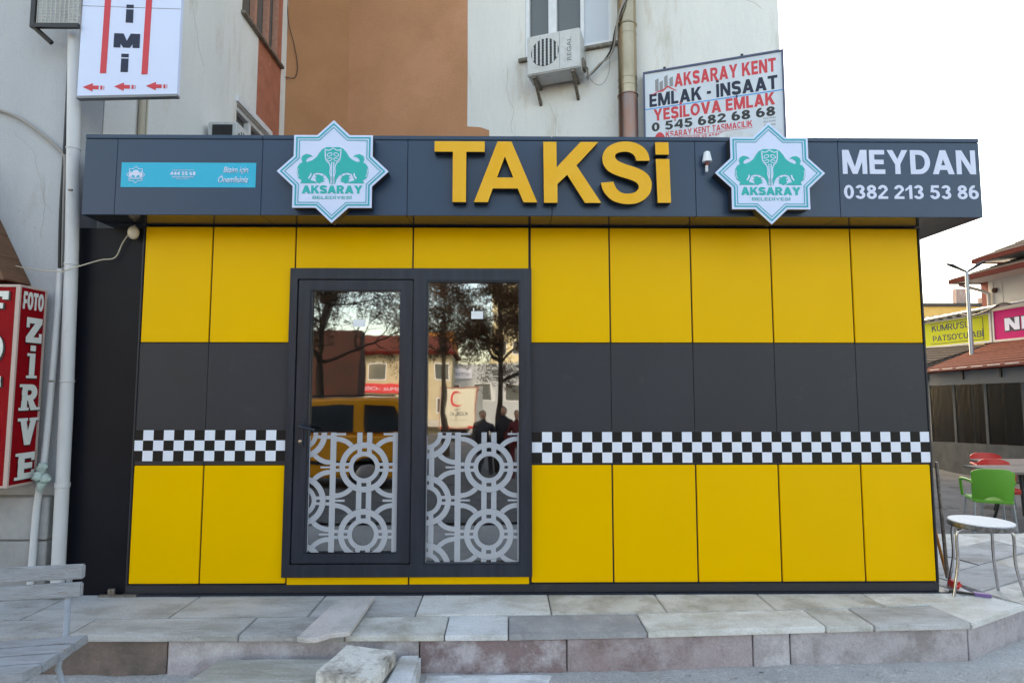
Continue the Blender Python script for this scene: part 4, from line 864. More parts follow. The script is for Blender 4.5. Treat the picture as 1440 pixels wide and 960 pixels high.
# ------------------------------------------------------------------ bench
be = thing('bench', 'weathered pale blue painted wooden bench at the lower left', 'bench', (-2.9, -1.3, -.22))
TBn = Tz((-1.945, -1.22, 0), 10)
for z in (.492, .413): MB(TBn).box(-1.9, -.028, -.012 - (z - .4) * -.12, .012 + (z - .4) * .12, z, z + .066).build('back_slat', 'bench', be, bevel=.006)
for k, (y0, y1) in enumerate(((-.07, .02), (-.165, -.078), (-.26, -.173), (-.345, -.268))):
    MB(TBn).prism([(-1.9, y0, .193), (-.012 - (.05 if k == 3 else 0) - .02 * (k == 2), y0, .193), (-.0 - .012 * k, y1, .193), (-1.9, y1, .193)], (0, 0, .040)).build('seat_slat', 'bench', be, bevel=.005)
for x in (-.10, -1.7):
    MB(TBn).tube([(x, .03, .54), (x, .03, .23), (x - .01, .0, .10), (x + .06, .05, -.22)], .013, 10).build('rear_leg', 'benchmetal', be, smooth=True)
    MB(TBn).tube([(x - .14, -.30, .19), (x - .14, -.32, -.24)], .015, 10).build('front_leg', 'benchmetal', be, smooth=True)
    MB(TBn).tube([(x + .02, .02, -.04), (x - .1, -.31, -.14)], .010, 8).build('brace', 'benchmetal', be, smooth=True)
    MB(TBn).box(x - .11, x - .09, -.33, .02, .175, .192).build('seat_bearer', 'benchmetal', be)

# ------------------------------------------------------------------ right: stool, leaning rods, chairs, tables
sx, sy = 3.40, .13
sto = thing('stool', 'round white topped stool with chrome legs right of the kiosk', 'stool', (3.42, .1, 0))
MB().lathe((3.195, -.08, .452), [(.180, 0), (.187, .004), (.187, .030), (.183, .034)], 40).build('rim', 'stooledge', sto, smooth=True)
MB().lathe((3.195, -.08, .4865), [(.182, 0), (.181, .006), (.03, .0065)], 40).build('seat', 'stoolwhite', sto, smooth=True)
for ang in (32, 118, 182, 338):
    c_, s_ = math.cos(R(ang)), math.sin(R(ang)); cx, cy = 3.195, -.08
    MB().tube(smooth_pts([(cx + .10 * c_, cy + .10 * s_, .445), (cx + .160 * c_, cy + .160 * s_, .43), (cx + .175 * c_, cy + .175 * s_, .38), (cx + .175 * c_, cy + .175 * s_, .22), (cx + .215 * c_, cy + .215 * s_, .02), (cx + .22 * c_, cy + .22 * s_, .004)], 3, False), .0095, 10).build('leg', 'chrome', sto, smooth=True)
sto.location = (3.42, .1, 0)
for pth, r_, m_, lab in (([(3.135, .17, .04), (3.05, .10, .86)], .012, 'rusty', 'thin rusty rod leaning on the right side of the kiosk'), ([(3.155, .20, .03), (3.045, .22, .62)], .010, 'orange', 'orange brown stick leaning behind the rusty rod')):
    o = MB().tube(pth, r_, 8).build('leaning_rod', m_, smooth=True); tag(o, lab, 'rod')
o = MB().box(3.07, 3.13, .02, .10, .005, .06).build('red_rag', 'redrag', bevel=.015, smooth=True); tag(o, 'small red plastic scrap at the kiosk right corner', 'scrap')
for v in o.data.vertices: v.co += noise.noise_vector(v.co * 30) * .015
b = MB().prism([(3.0, -.02, .005), (3.12, -.08, .005), (3.125, -.065, .005), (3.01, .0, .005)], (0, 0, .015)); b.m = 1; b.prism([(3.12, -.085, .004), (3.20, -.125, .004), (3.215, -.09, .004), (3.13, -.05, .004)], (0, 0, .02)); o = b.build('dust_brush', ['black', 'purple']); tag(o, 'dark handled brush with purple end on the paving', 'brush')

def arm_chair(m, label, x, y, rz):
    z = gz(x, y); c = thing('plastic_chair', label, 'chair', (0, 0, 0), 'plastic armchairs at the cafe tables')
    # chair faces +y in local space, back towards -y
    pts_ = []
    b = MB(); n = 8; rowsz = [(.43, -.205), (.50, -.225), (.62, -.25), (.76, -.28), (.80, -.285)]
    vs = []
    for i, (zz, yy) in enumerate(rowsz):
        hw = .225 + .02 * i / 4 - (.02 if i == 4 else 0)
        for k in range(n + 1): t = k / n * 2 - 1; vs.append((t * hw, yy + .05 * t * t, zz - (.035 * t ** 4 if i == 4 else (.012 * t ** 4 if i == 3 else 0)) + (.045 * max(0, 1 - (t / .45) ** 2) if i == 0 else 0)))
    off = len(vs); vs += [(p[0], p[1] + .02, p[2]) for p in vs]
    fs = []
    for i in range(4):
        for k in range(n): a = i * (n + 1) + k; q = (a, a + 1, a + n + 2, a + n + 1); fs.append(q); fs.append(tuple(off + w_ for w_ in reversed(q)))
    for i in range(4):
        for k_ in (0, n): a = i * (n + 1) + k_; fs.append((a, a + n + 1, off + a + n + 1, off + a))
    for k in range(n):
        for i in (0, 4): a = i * (n + 1) + k; fs.append((a, a + 1, off + a + 1, off + a))
    b.add(vs, fs); b.build('backrest', m, c, smooth=True)
    MB().box(-.225, .225, -.21, .22, .395, .43).build('seat', m, c, bevel=.012, smooth=True)
    for s_ in (-1, 1):
        MB().tube(smooth_pts([(s_ * .235, -.21, .64), (s_ * .265, -.05, .645), (s_ * .27, .14, .63), (s_ * .26, .19, .58), (s_ * .245, .2, .42)], 3, False), .018, 8).build('armrest', m, c, smooth=True)
        for yy in (-.19, .19): MB().tube([(s_ * .21, yy, .40), (s_ * .235, yy * 1.12, .0)], .012, 8).build('leg', 'galv', c, smooth=True)
    c.location = (x, y, z); c.rotation_euler = (0, 0, rz); c.scale = (.86, .95, 1); return c
g0 = arm_chair('greenp', 'bright green plastic armchair nearest the white stool', 5.77, 2.98, R(-25))
o = dup(g0, (5.36, 3.95, gz(5.6, 3.95)), 'green plastic armchair almost hidden behind the kiosk corner', R(10))
r0 = arm_chair('redp', 'red plastic armchair with its back to the grey tarpaulin skirt', 7.55, 5.05, R(160))
for (x, y, rz, lab) in ((6.65, 3.75, R(175), 'red plastic armchair beyond the near table'), (10.75, 8.9, R(80), 'red plastic chair behind the clear vinyl screen')):
    dup(r0, (x, y, gz(x, y)), lab, rz)
def table(x, y, lab):
    z = gz(x, y); t = thing('cafe_table', lab, 'table', (x, y, z), 'taupe cafe tables')
    MB().box(x - .5, x + .5, y - .33, y + .33, z + .72, z + .75).build('table_top', 'tabletop', t, bevel=.006)
    for a, c_ in ((-1, -1), (-1, 1), (1, -1), (1, 1)): MB().tube([(x + a * .12, y + c_ * .1, z + .72), (x + a * .22, y + c_ * .25, z)], .016, 8).build('leg', 'black', t, smooth=True)
table(6.45, 3.25, 'taupe cafe table right behind the green armchair'); table(7.35, 4.3, 'taupe cafe table in front of the farther red armchair')

# vinyl enclosed cafe annex: face runs from A (far) to B (near)
A = Vector((10.94, 10.95, 0)); B = Vector((9.85, 4.9, 0)); L = (B - A).length; TE = Tz(A, math.degrees(math.atan2((B - A).y, (B - A).x)))
an = thing('cafe_annex', 'low cafe annex with clear vinyl screens under a red brown roof', 'annex', (11, 8, -.7))
def zt(x): return 1.44 + .10 * x / L
z_sk = lambda x: .02 + .38 * x / L
b = MB(TE); b.poly([(0, -.75), (L, -.30), (L, z_sk(L)), (0, z_sk(0))], -.02, .02); o = b.build('skirt', 'vinyl', an)
ps = [0, 1.1, 2.3, 3.5, 4.7, L]
for i, (a, c_) in enumerate(zip(ps, ps[1:])):
    MB(TE).poly([(a + .05, z_sk(a) + .005), (c_ - .05, z_sk(c_) + .005), (c_ - .05, zt(c_) - .005), (a + .05, zt(a) - .005)], .0, .006).build('vinyl_screen', 'vinylclear', an)
for a in ps: MB(TE).poly([(a - .045, z_sk(a) + .004), (a + .045, z_sk(a) + .004), (a + .045, zt(a) - .004), (a - .045, zt(a) - .004)], -.01, .03).build('post', 'tarpframe' if a in (0,) else 'vinyl', an)
MB(TE).poly([(-.08, zt(0)), (L, zt(L)), (L, zt(L) + .32), (-.08, zt(0) + .30)], -.025, .03).build('valance', 'tarpframe', an)
for a in (0, 1.55, 2.9, 4.3): MB(TE).box(a, a + .05, -.06, -.03, zt(a) + .12, zt(a) + .33).build('hook', 'black', an)
roof_far = [(10.75, 11.05), (13.93, 12.5)]
def quad(pts_, name, m_, par, th=.05): return MB().prism(pts_, (0, 0, -th)).build(name, m_, par)
E0 = Vector((10.72, 11.0, 1.80)); E1 = Vector((9.62, 4.9, 1.90)); W0 = Vector((13.93, 12.45, 2.66)); W1 = Vector((13.93, 5.0, 2.9))
nrow = 11
for k in range(nrow):                                          # overlapping tile courses
    a, c_ = k / nrow, (k + 1) / nrow + .01
    q = [E0.lerp(W0, a), E1.lerp(W1, a), E1.lerp(W1, c_), E0.lerp(W0, c_)]
    MB().add([q[0] + Vector((0, 0, .02)), q[1] + Vector((0, 0, .02)), q[2], q[3], q[0], q[1], q[2] - Vector((0, 0, .03)), q[3] - Vector((0, 0, .03))], [(0, 1, 2, 3), (7, 6, 5, 4), (0, 4, 5, 1), (1, 5, 6, 2), (2, 6, 7, 3), (3, 7, 4, 0)]).build('roof_course', 'rooftile', an)
MB().tube([E0 - Vector((.03, -.02, .03)), E1 - Vector((.03, 0, .03))], .035, 8).build('gutter', 'eave', an)
for k in range(11):
    a0 = E0.lerp(E1, (k + .15) / 11); a1 = E0.lerp(E1, (k + .85) / 11); MB().tube([a0 + Vector((-.04, 0, .01)), a1 + Vector((-.04, 0, .01))], .010, 6).build('light_strip', 'eavewhite', an)
MB().box(12.6, 12.7, 4.5, 12, -.7, 2.3).build('inner_wall', mat('dim shop interior', (.018, .014, .013), .8, c2=(.07, .02, .016), scale=1.3, c3=(.02, .045, .025), scale3=2, lim3=(.5, .6)), an)
random.seed(9)
for k in range(7): x = 11.6 + random.random() * .6; y = 5.6 + k * .85; MB().box(x, x + .05, y, y + .05, -.6, 1.7).build('inner_post', ('shingle', 'vinyl', 'maroon')[k % 3], an)
MB().box(9.9, 13.9, 4.85, 4.9, -.5, 1.85).build('end_wall', 'vinyl', an)
# second, darker lean-to beyond
a2 = thing('dark_lean_to', 'dark shingled lean-to roof beyond the red brown annex roof', 'roof', (12.5, 14, -.7))
for k in range(8):
    e0, e1, w0, w1 = Vector((10.4, 17.5, 2.0)), Vector((10.76, 11.12, 1.93)), Vector((13.93, 17.5, 2.80)), Vector((13.93, 12.56, 2.64)); a, c_ = k / 8, (k + 1) / 8
    MB().prism([e0.lerp(w0, a) + Vector((0, 0, .02)), e1.lerp(w1, a) + Vector((0, 0, .02)), e1.lerp(w1, c_), e0.lerp(w0, c_)], (0, 0, -.03)).build('roof_course', 'shingle', a2)
MB().box(10.8, 13.9, 16, 16.1, -.7, 2.2).build('wall', 'greyrender', a2)

# street side building
TBd = Tz((14.0, 17.5, 0), -90)                 # local x runs towards the camera, local -y faces the street (-x)
sb = thing('street_building', 'white two storey building with dark red eaves above the shop signs', 'building', (16, 11, -.7))
MB(TBd).box(.0, 24, .0, 6, -.9, 2.6).build('wall', 'greyrender', sb)
MB(TBd).box(4.96, 24, .0, 6, 2.6, 4.475).build('wall', 'eavewhite', sb)
MB(TBd).box(4.70, 4.955, .0, 3, 2.6, 4.47).build('column', mat('red brown column', (.20, .045, .035), .8), sb)
for x in (5.12, 5.42, 6.6): MB(TBd).box(x, x + .02, -.012, .0, 3.6, 4.39).build('batten', 'eavewhite', sb)
MB(TBd).lathe((5.22, -.012, 4.16), [(.075, 0), (.075, -.05), (.03, -.055)], 16, 'y').build('wall_vent', 'maroon', sb)
def eaves(x0, z, y0, rise):
    MB(TBd).prism([(x0 + .05, y0 + .06, z + .02), (24, y0 + .06, z + .02), (24, .3, z + .05), (x0 + .05, .3, z + .05)], (0, 0, .04)).build('eave_soffit', 'eavewhite', sb)
    MB(TBd).prism([(x0, y0, z), (24, y0, z), (24, y0, z + .13), (x0, y0, z + .13)], (0, .055, 0)).build('fascia_board', 'eave', sb)
    MB(TBd).prism([(x0, y0 + .06, z), (x0 + .045, y0 + .06, z), (x0 + .045, 3, z), (x0, 3, z)], (0, 0, .13)).build('fascia_board', 'eave', sb)
    for k in range(5):
        a, c_ = k / 5, (k + 1) / 5 + .02; zz = lambda t: z + .132 + rise * t; yy = lambda t: y0 + .058 + 1.65 * t; xx = lambda t: x0 + .05 + 1.5 * t
        MB(TBd).prism([(xx(a), yy(a), zz(a) + .02), (24, yy(a), zz(a) + .02), (24, yy(c_), zz(c_)), (xx(c_), yy(c_), zz(c_))], (0, 0, -.12)).build('roof_course', 'shingle', sb)
eaves(4.70, 4.42, -.96, .62)
eaves(5.15, 4.93, -.60, .80)
MB(TBd).box(5.7, 24, .3, 6, 4.6, 4.985).build('wall', 'maroon', sb)
MB(TBd).tube(smooth_pts([(4.62, -.60, 4.43), (4.80, -.30, 4.28), (5.0, -.08, 4.12), (5.03, -.06, 3.9), (5.03, -.06, 2.7)], 3, False), .045, 10).build('downpipe', 'eavewhite', sb, smooth=True)

def shop_sign(x0, x1, z0, z1, face, label):
    s_ = thing('shop_sign', label, 'sign', TBd @ Vector(((x0 + x1) / 2, -.1, z0)), 'shop signs over the cafe')
    MB(TBd).box(x0, x1, -.10, -.002, z0, z1).build('panel', face, s_)
    b = MB(TBd); b.poly([(x0 - .05, z0 - .06), (x1 + .05, z0 - .06), (x1 + .05, z1 + .05), (x0 - .05, z1 + .05)], -.115, -.001, [[(x0, z0), (x0, z1), (x1, z1), (x1, z0)]]); b.build('frame', 'eavewhite', s_); return s_
s1 = shop_sign(1.2, 5.05, 2.74, 3.50, 'lime', 'yellow green shop sign reading KUMRU\'SU PATSO\'CU ABI')
block_text("KUMRU'SU", 1.55, .20, 3.55, 3.30, -.101, 'navytext', s1, T=TBd, thick=.003, stem=16)
block_text("PATSO'CU ABİ", 2.0, .18, 3.80, 2.97, -.101, 'navytext', s1, T=TBd, thick=.003, stem=16)
b = MB(TBd); b.box(2.7, 4.82, -.104, -.101, 3.44, 3.455).box(4.80, 4.82, -.104, -.101, 2.81, 3.44).box(2.7, 4.82, -.104, -.101, 2.795, 2.81); b.build('outline', 'navytext', s1)
b = MB(TBd); b.poly([(1.6, 2.82), (2.1, 2.82), (2.18, 3.12), (2.30, 3.30), (1.75, 3.36), (1.6, 3.30)], -.104, -.101); b.build('cup_emblem', 'black', s1)
s2 = shop_sign(5.20, 8.6, 2.74, 3.56, 'pink', 'magenta shop sign with white lettering beside the yellow green one')
block_text('NEFİS', 2.12, .40, 6.60, 3.13, -.101, 'navytext', s2, T=TBd, thick=.003, stem=36, gap=5); block_text('NEFİS', 2.05, .34, 6.58, 3.14, -.105, 'signwhite', s2, T=TBd, thick=.003, stem=26, gap=12)
rl = thing('rolled_canopy', 'white scalloped canopy rolled up above the yellow green sign', 'canopy', TBd @ Vector((3, -.2, 3.6)))
for k in range(22):
    x = 1.0 + k * .185; MB(TBd).lathe((x, -.14, 3.62), [(.085, 0), (.085, .10)], 10, 'x').build('scallop', 'acwhite' if k % 2 else 'vinyl', rl, smooth=True)
o = MB(TBd).tube([(.5, -.25, 3.55), (5.0, -.25, 3.66), (9, -.25, 3.72)], .045, 8).build('conduit', 'galv', smooth=True); tag(o, 'grey pipe running above the shop signs', 'pipe')
o = MB(TBd).tube(smooth_pts([(4.2, -.32, 3.62), (4.7, -.32, 3.50), (5.3, -.32, 3.58), (5.7, -.32, 3.70), (6.0, -.3, 3.66)], 4, False), .025, 6).build('cable', 'black', smooth=True); tag(o, 'black cable sagging above the gap between the shop signs', 'cable')
sl_ = thing('street_lamp', 'grey street lamp post with two dark arms in front of the shop signs', 'street lamp', (12.4, 11.3, -.7))
MB().tube([(12.40, 11.3, -.7), (12.40, 11.3, 4.52)], [.065, .042], 14).build('pole', 'galv', sl_, smooth=True)
MB().tube([(12.40, 11.3, 4.49), (12.20, 11.3, 4.58), (12.02, 11.3, 4.66), (11.86, 11.3, 4.71)], [.028, .035, .05, .025], 8).build('arm', 'black', sl_, smooth=True)
MB().tube([(12.40, 11.3, 4.49), (12.58, 11.3, 4.59), (12.72, 11.3, 4.69), (12.92, 11.3, 4.79)], [.028, .035, .05, .025], 8).build('arm', 'black', sl_, smooth=True)
yh = thing('yellow_house', 'low yellow building in the distance at right with a rusty box on its roof', 'building', (33, 41, -1))
MB().box(28, 39.4, 41, 50, -1.5, 7.75).build('wall', 'yelhouse', yh); MB().box(28, 39.6, 40.8, 50, 7.75, 8.0).build('roof_edge', 'shingle', yh)
MB().box(35.6, 36.5, 41.2, 41.6, 8.0, 9.2).build('roof_box', 'rustsheet', yh)
MB().box(37.6, 38.6, 41.2, 41.6, 8.0, 8.5).build('roof_box', 'rustsheet', yh)
MB().box(30.4, 30.8, 40.9, 41, 6.6, 7.7).build('pilaster', 'eavewhite', yh)

# ------------------------------------------------------------------ across the street (seen mirrored in the glass)
def tree(x, y, h, label, seed, lm, n=16000, low=1.7, wid=1.7):
    random.seed(seed); z0 = gz(x, y); t = thing('street_tree', label, 'tree', (x, y, z0), 'brown leaved trees across the street')
    b = MB(); tips = []
    def limb(p, d, r, l, k):
        q = p.copy(); path = [p.copy()]; rad = [r]; ns = 5
        for i in range(ns):
            d = (d + Vector((random.gauss(0, .16), random.gauss(0, .16), random.gauss(-.02 if k else .03, .08)))).normalized(); q = q + d * l / ns; path.append(q.copy()); rad.append(max(.003, r * (1 - .75 * (i + 1) / ns)))
            if k >= 1: tips.append(q.copy())
            if k < 3 and i > 0:
                for _ in range(2 if k < 2 else 1):
                    nd = (d + Vector((random.gauss(0, .7), random.gauss(0, .7), random.gauss(.05, .5)))).normalized(); limb(q, nd, rad[-1] * .6, l * random.uniform(.35, .55), k + 1)
        b.tube(path, rad, 4 if k > 1 else 7)
    path = [Vector((x, y, z0 - .05))]; rad = [.125]; H_ = h * .8; N_ = 12
    for i in range(N_): path.append(path[-1] + Vector((random.gauss(0, .035), random.gauss(0, .035), H_ / N_))); rad.append(.125 * (1 - .8 * (i + 1) / N_))
    b.tube(path, rad, 10)
    for i, p in enumerate(path):
        hh = p.z - z0
        if hh < low: continue
        f_ = 1 - .55 * (hh - low) / (H_ - low)
        for _ in range(3):
            a = random.uniform(0, 6.28); limb(p, Vector((math.cos(a), math.sin(a), random.uniform(.15, .8))).normalized(), rad[i] * .55, wid * f_ * random.uniform(.7, 1.1), 0)
    b.build('trunk', 'bark', t, smooth=True)
    c = MB()
    for i in range(n // 5):
        p = random.choice(tips) + Vector((random.gauss(0, .07), random.gauss(0, .07), random.gauss(-.04, .08)))
        c.m = 0 if random.random() < .55 else 1
        for _ in range(5):
            a = Vector((random.gauss(0, .5), random.gauss(0, .5), random.gauss(0, 1))).normalized(); u = a.orthogonal().normalized(); s_ = random.uniform(.012, .028); o_ = p + Vector((random.gauss(0, .045), random.gauss(0, .045), random.gauss(0, .05)))
            c.add([o_ + a * s_ * 1.9, o_ + u * s_ * .55, o_ - a * s_ * 1.9, o_ - u * s_ * .55], [(0, 1, 2, 3)])
    c.build('crown', lm, t)
tree(-.22, -9.9, 6.6, 'brown leaved tree standing beside the relief truck', 4, ['leafA', 'leafB'], 34000, 2.0, 1.7)
tree(-4.1, -9.0, 6.4, 'brown leaved tree behind the orange taxi', 11, ['leafA', 'leafB'], 30000, 2.5, 2.1)
tree(-1.95, -15.5, 7.4, 'thin brown leaved tree between the taxi and the truck', 19, ['leafA', 'leafB'], 18000, 3.4, 1.9)
tree(3.4, -14.0, 6.0, 'brown leaved tree farther along the street', 25, ['leafB', 'leafA'], 8000, 2.6, 2.0)

# taxi: profile along x, facing -x
def taxi(x1, y0, gzv):
    t = thing('taxi_car', 'orange yellow taxi van parked across from the kiosk', 'car', (x1 - 2.1, y0 - .85, gzv))
    def pr_(l): return [(x1 - 4.25 + a, gzv + b) for a, b in l]
    low = [(0.05, .30), (.0, .55), (.08, .80), (.95, 1.00), (1.10, 1.02), (4.15, 1.02), (4.25, .9), (4.25, .35), (4.15, .25), (.2, .25)]
    top = [(.98, 1.02), (1.65, 1.58), (1.9, 1.66), (3.85, 1.68), (4.08, 1.60), (4.20, 1.02)]
    MB().poly(pr_(low)[::-1], y0 - 1.7, y0).build('body', 'taxi', t, bevel=.05, seg=3, smooth=True)
    MB().poly(pr_(top)[::-1], y0 - 1.62, y0 - .08).build('cabin', 'taxi', t, bevel=.04, seg=3, smooth=True)
    for pts_ in ([(1.15, 1.06), (1.68, 1.50), (2.20, 1.54), (2.20, 1.06)], [(2.30, 1.06), (2.30, 1.54), (3.12, 1.55), (3.12, 1.06)], [(3.34, 1.06), (3.34, 1.55), (3.85, 1.53), (4.05, 1.08)]):
        MB().poly(pr_(pts_)[::-1], y0 - .079, y0 - .066).build('window', 'carglass', t)
        MB().poly(pr_(pts_)[::-1], y0 - 1.634, y0 - 1.621).build('window', 'carglass', t)
    MB().box(x1 - 2.5, x1 - .4, y0 - .20, y0 - .16, gzv + 1.70, gzv + 1.73).build('roof_rail', 'black', t)
    MB().box(x1 - 2.45, x1 - 2.35, y0 - .20, y0 - .16, gzv + 1.66, gzv + 1.70).build('roof_rail', 'black', t)
    for x in (x1 - 3.45, x1 - .85):
        for yy, s_ in ((y0 + .01, -1), (y0 - 1.71, 1)):
            w = MB().lathe((x, yy, gzv + .31), [(.30, 0), (.315, s_ * .03), (.315, s_ * .17), (.30, s_ * .2)], 24, 'y').build('wheel', 'tyre', t, smooth=True)
            MB().lathe((x, yy - s_ * .004, gzv + .31), [(.19, 0), (.17, s_ * -.008)], 16, 'y').build('rim', 'rim', w, smooth=True)
    MB().box(x1 - .06, x1 + .012, y0 - .2, y0 - .03, gzv + .75, gzv + 1.0).build('tail_light', 'lamp_red', t)
    MB().box(x1 - 4.2, x1 - 4.05, y0 - .3, y0 - .02, gzv + .62, gzv + .78).build('headlight', 'white', t)
    MB().box(x1 - 4.2, x1 - .02, y0 - .004, y0 + .010, gzv + .50, gzv + .56).build('side_trim', 'black', t)
    MB().box(x1 - 2.22, x1 - 2.05, y0 - .0, y0 + .02, gzv + .88, gzv + .92).build('handle', 'black', t)
taxi(-1.62, -6.5, gz(0, -7))
# relief truck, rear towards the kiosk
def truck(cx, y, w, h0, h1):
    t = thing('relief_truck', 'cream box truck with a red crescent on its rear doors', 'truck', (cx, y - 3.4, gz(0, y)))
    MB().box(cx - w / 2, cx + w / 2, y - 5.2, y, h0, h1).build('cargo_box', 'truck', t, bevel=.02)
    for s_ in (-1, 1): MB().box(cx + s_ * w / 4 - w / 4 + .06, cx + s_ * w / 4 + w / 4 - .06, y + .001, y + .04, h0 + .10, h1 - .10).build('rear_door', 'truck', t, bevel=.01)
    b = MB(); b.poly([(cx - w / 2, h0), (cx + w / 2, h0), (cx + w / 2, h1), (cx - w / 2, h1)], y + .045, y + .001, [[(cx - w / 2 + .05, h0 + .05), (cx - w / 2 + .05, h1 - .05), (cx + w / 2 - .05, h1 - .05), (cx + w / 2 - .05, h0 + .05)]]); b.build('door_frame', mat('dull red trim', (.35, .10, .08), .5), t)
    # crescent opening to the right as seen from behind the truck
    zc = h0 + (h1 - h0) * .70; r = (h1 - h0) * .20
    o_ = [(r * math.cos(R(a)), r * math.sin(R(a))) for a in range(40, 321, 14)]; i_ = [(r * .26 + r * .80 * math.cos(R(a)), r * .80 * math.sin(R(a))) for a in range(306, 53, -14)]
    MB().poly([(cx - .05 + a, zc + c_) for a, c_ in o_ + i_], y + .05, y + .042).build('crescent', 'redprint', t)
    TT = Tz((cx, y + .042, 0), 180)
    text('TÜRK', w * .16, .08, 0, zc - r - .16, 0, 'greytext', 'lettering', t, T=TT, thick=.004)
    block_text('KIZILAY', w * .42, .17, 0, zc - r - .36, 0, 'greytext', t, T=TT, thick=.004, stem=20)
    text('www.kizilay.org.tr', w * .42, .05, 0, zc - r - .66, 0, 'greytext', 'lettering', t, T=TT, thick=.004)
    for s_ in (-1, 1): MB().box(cx + s_ * w * .33 - .24, cx + s_ * w * .33 + .24, y + .046, y + .09, h0 + .02, h0 + .14).build('tail_light', 'lamp_red', t)
    MB().box(cx - w / 2 + .1, cx + w / 2 - .1, y - .1, y - .02, h0 - .45, h0 - .3).build('bumper', 'black', t)
    MB().box(cx - .4, cx + .4, y - 7.2, y - .3, h0 - .28, h0 - .001).build('chassis', 'black', t)
    MB().box(cx - w / 2 + .1, cx + w / 2 - .1, y - 7.0, y - 5.35, h0 - .3, h1 - .5).build('cab', 'truck', t, bevel=.12, seg=3, smooth=True)
    for s_ in (-1, 1):
        for yy in (y - 1.4, y - 5.8): MB().lathe((cx + s_ * (w / 2 - .2) - .14, yy, gz(0, yy) + .45), [(.42, 0), (.45, .04), (.45, .24), (.42, .28)], 20, 'x').build('wheel', 'tyre', t, smooth=True)
truck(-2.45, -26.5, 2.2, -.72, 1.48)
# buildings across
def block(name, label, x0, x1, y, z1, m_, wins, extras=None, eave=None, dep=8):
    t = thing(name, label, 'building', ((x0 + x1) / 2, y - 4, gz(0, y)))
    MB().box(x0, x1, y - dep, y, -2.2, z1).build('wall', m_, t)
    for (a, c_, d, e) in wins:
        f_ = MB(); f_.poly([(a, d), (c_, d), (c_, e), (a, e)], y + .05, y + .001, [[(a + .07, d + .07), (a + .07, e - .07), (c_ - .07, e - .07), (c_ - .07, d + .07)]]); w = f_.build('window', 'pvc', t)
        MB().box(a + .07, c_ - .07, y + .002, y + .02, d + .07, e - .07).build('pane', 'pane', w)
    if eave:
        MB().box(x0 - .5, x1 + .5, y - 8.4, y + .7, z1, z1 + .18).build('eave', eave, t)
        MB().add([(x0 - .5, y + .7, z1 + .18), (x1 + .5, y + .7, z1 + .18), (x1 - 1, y - 3.9, z1 + 1.7), (x0 + 1, y - 3.9, z1 + 1.7), (x0 - .5, y - 8.4, z1 + .18), (x1 + .5, y - 8.4, z1 + .18)], [(0, 1, 2, 3), (5, 4, 3, 2), (1, 5, 2), (4, 0, 3)]).build('roof', 'rooftile', t)
    return t
t = block('cream_house', 'cream two storey house with red shop banners across the street', -12.6, -3.9, -37, 3.7, 'cream', [(-9.6 + i * 2.25, -8.55 + i * 2.25, z, z + 1.15) for i in range(3) for z in (-.35, 2.0)] + [(-12, -11, 2, 3.1)], eave='eave')
MB().box(-10.6, -6.9, -36.99, -36.85, 1.05, 1.75).build('banner', 'redprint', t); text('EMLAK OFİSİ', 2.6, .32, 8.7, 1.4, -36.0, 'signwhite', 'lettering', t, T=Matrix.Translation((0, -36.84 - 36.0, 0)) @ Matrix.Rotation(R(180), 4, 'Z'), thick=.01)
MB().box(-6.85, -6.15, -36.99, -36.2, 1.0, 3.5).build('blade_sign', 'redprint', t); MB().box(-5.6, -5.5, -36.9, -36.8, .2, 3.6).build('pipe', 'palerender', t)
MB().box(-12.6, -3.9, -36.9, -36.0, -1.2, -.8).build('canopy', 'eavewhite', t)
block('maroon_building', 'dark maroon rendered building left of the cream house', -12.4, -6.25, -21, 3.85, 'maroon', [(-9.6, -8.9, .8, 1.9), (-7.5, -6.9, -.9, .2)], dep=1.2)
block('orange_house', 'orange rendered house glimpsed behind the tree crowns', -7.0, -4.6, -48, 6.4, 'orange', [(-6.5, -5.8, 2.6, 4), (-5.6, -5.0, 2.6, 4), (-6.5, -5.8, 4.6, 5.8)])
t = block('long_shop_row', 'pale grey shop row behind the relief truck', -5.4, 7, -41, 3.3, 'greyrender', [(-4.6 + i * 2.3, -3.3 + i * 2.3, .4, 1.8) for i in range(5)])
MB().box(-5.2, -2.6, -40.99, -40.85, 2.2, 2.9).build('signboard', 'signwhite', t); text('OTO KİRALAMA', 2.2, .3, 3.9, 2.55, 0, 'navytext', 'lettering', t, T=Matrix.Translation((0, -40.84, 0)) @ Matrix.Rotation(R(180), 4, 'Z'), thick=.01)
block('pale_tower_block', 'tall pale yellow apartment block at the end of the street', -1.4, 7.5, -52, 15, 'palerender', [(-.9 + i * 1.7, .1 + i * 1.7, z, z + 1.3) for i in range(4) for z in (4.5, 7.3, 10.1, 12.5)])
block('grey_side_block', 'plain grey apartment block far along the street', 9, 22, -30, 8, 'greyrender', [(10 + i * 2.4, 11.2 + i * 2.4, z, z + 1.3) for i in range(4) for z in (1, 3.6, 6)])
block('beige_side_block', 'beige apartment block left of the maroon building', -30, -15, -26, 9, 'cream', [(-29 + i * 2.6, -27.8 + i * 2.6, z, z + 1.3) for i in range(5) for z in (1, 3.6, 6)])
# low wall / parked white van strip
o = MB().box(-7.6, -3.4, -17.2, -16.9, gz(0, -17) - .1, gz(0, -17) + .9).build('low_wall', 'cream'); tag(o, 'low cream wall behind the taxi', 'wall')
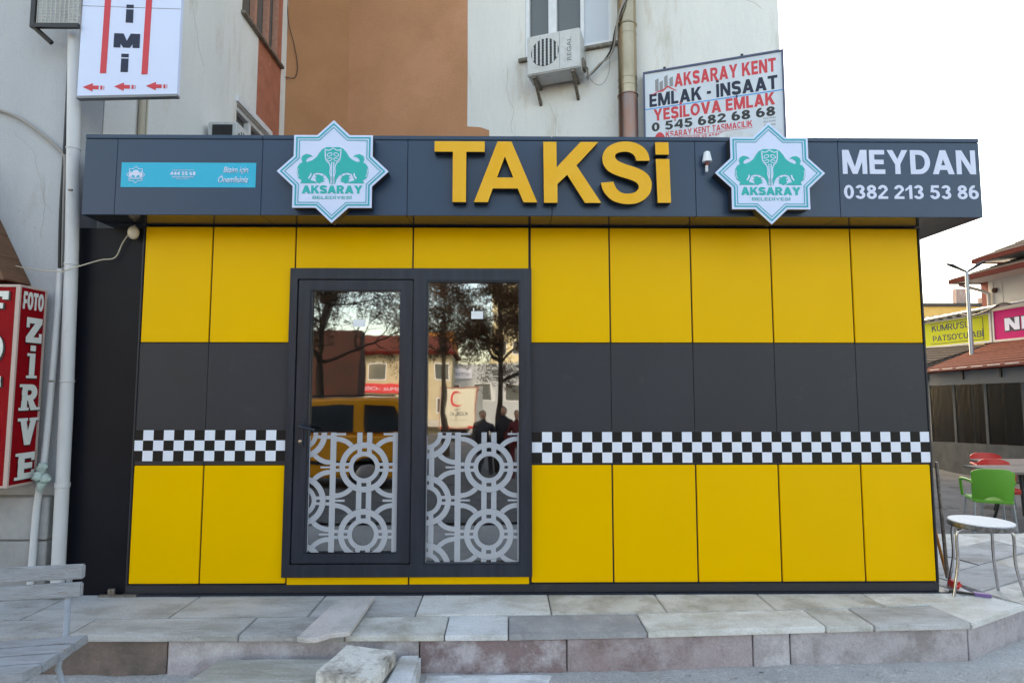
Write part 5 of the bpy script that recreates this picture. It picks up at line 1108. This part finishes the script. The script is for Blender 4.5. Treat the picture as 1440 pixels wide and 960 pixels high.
# people standing by the truck side of the street
def person(x, y, h, label, coat, face, lean=0):
    z = gz(x, y); t = thing('person', label, 'person', (x, y, z), 'people waiting across the street'); s_ = h / 1.75
    me = bpy.data.meshes.new('body'); V = [(0, 0, .95), (0, 0, 1.15), (0, 0, 1.38), (0, 0, 1.50), (0, .01, 1.60), (-.10, 0, .90), (-.11, .02, .50), (-.12, 0, .08), (-.12, .12, .04), (.10, 0, .90), (.11, .03, .50), (.13, 0, .08), (.13, .12, .04),
        (-.17, 0, 1.40), (-.25, -.02, 1.15), (-.22, .12, .93), (-.20, .17, .86), (.17, 0, 1.40), (.25, -.02, 1.15), (.20, .14, .98), (.16, .20, .93)]
    Ed = [(0, 1), (1, 2), (2, 3), (3, 4), (0, 5), (5, 6), (6, 7), (7, 8), (0, 9), (9, 10), (10, 11), (11, 12), (2, 13), (13, 14), (14, 15), (15, 16), (2, 17), (17, 18), (18, 19), (19, 20)]
    rad = [.15, .145, .15, .06, .06, .10, .075, .05, .045, .10, .075, .05, .045, .075, .055, .042, .035, .075, .055, .042, .035]
    me.from_pydata([(x + a * s_, y + b_ * s_ * face, z + c_ * s_) for a, b_, c_ in V], Ed, []); o = bpy.data.objects.new('body', me); COL.objects.link(o); me.materials.append(M[coat])
    sk = o.modifiers.new('skin', 'SKIN')
    for i, sv in enumerate(me.skin_vertices[0].data): sv.radius = (rad[i] * s_, rad[i] * s_); sv.use_root = i == 0
    ss = o.modifiers.new('sub', 'SUBSURF'); ss.levels = ss.render_levels = 2; adopt(o, t)
    MB().ball((x, y + .02 * face, z + 1.655 * s_), .078 * s_, .092 * s_, .115 * s_, 16).build('head', 'skin', t, smooth=True)
    MB().ball((x, y - .015 * face, z + 1.685 * s_), .088 * s_, .098 * s_, .105 * s_, 16).build('hair', 'hair', t, smooth=True)
person(-.05, -9.0, 1.52, 'person in a dark coat under the tree beside the truck', 'coat', 1)
person(.24, -8.6, 1.44, 'person in a maroon coat standing right of the dark coat', 'coatred', 1)
person(-.5, -9.4, 1.42, 'person in dark clothes left of the tree trunk', 'jeans', 1)
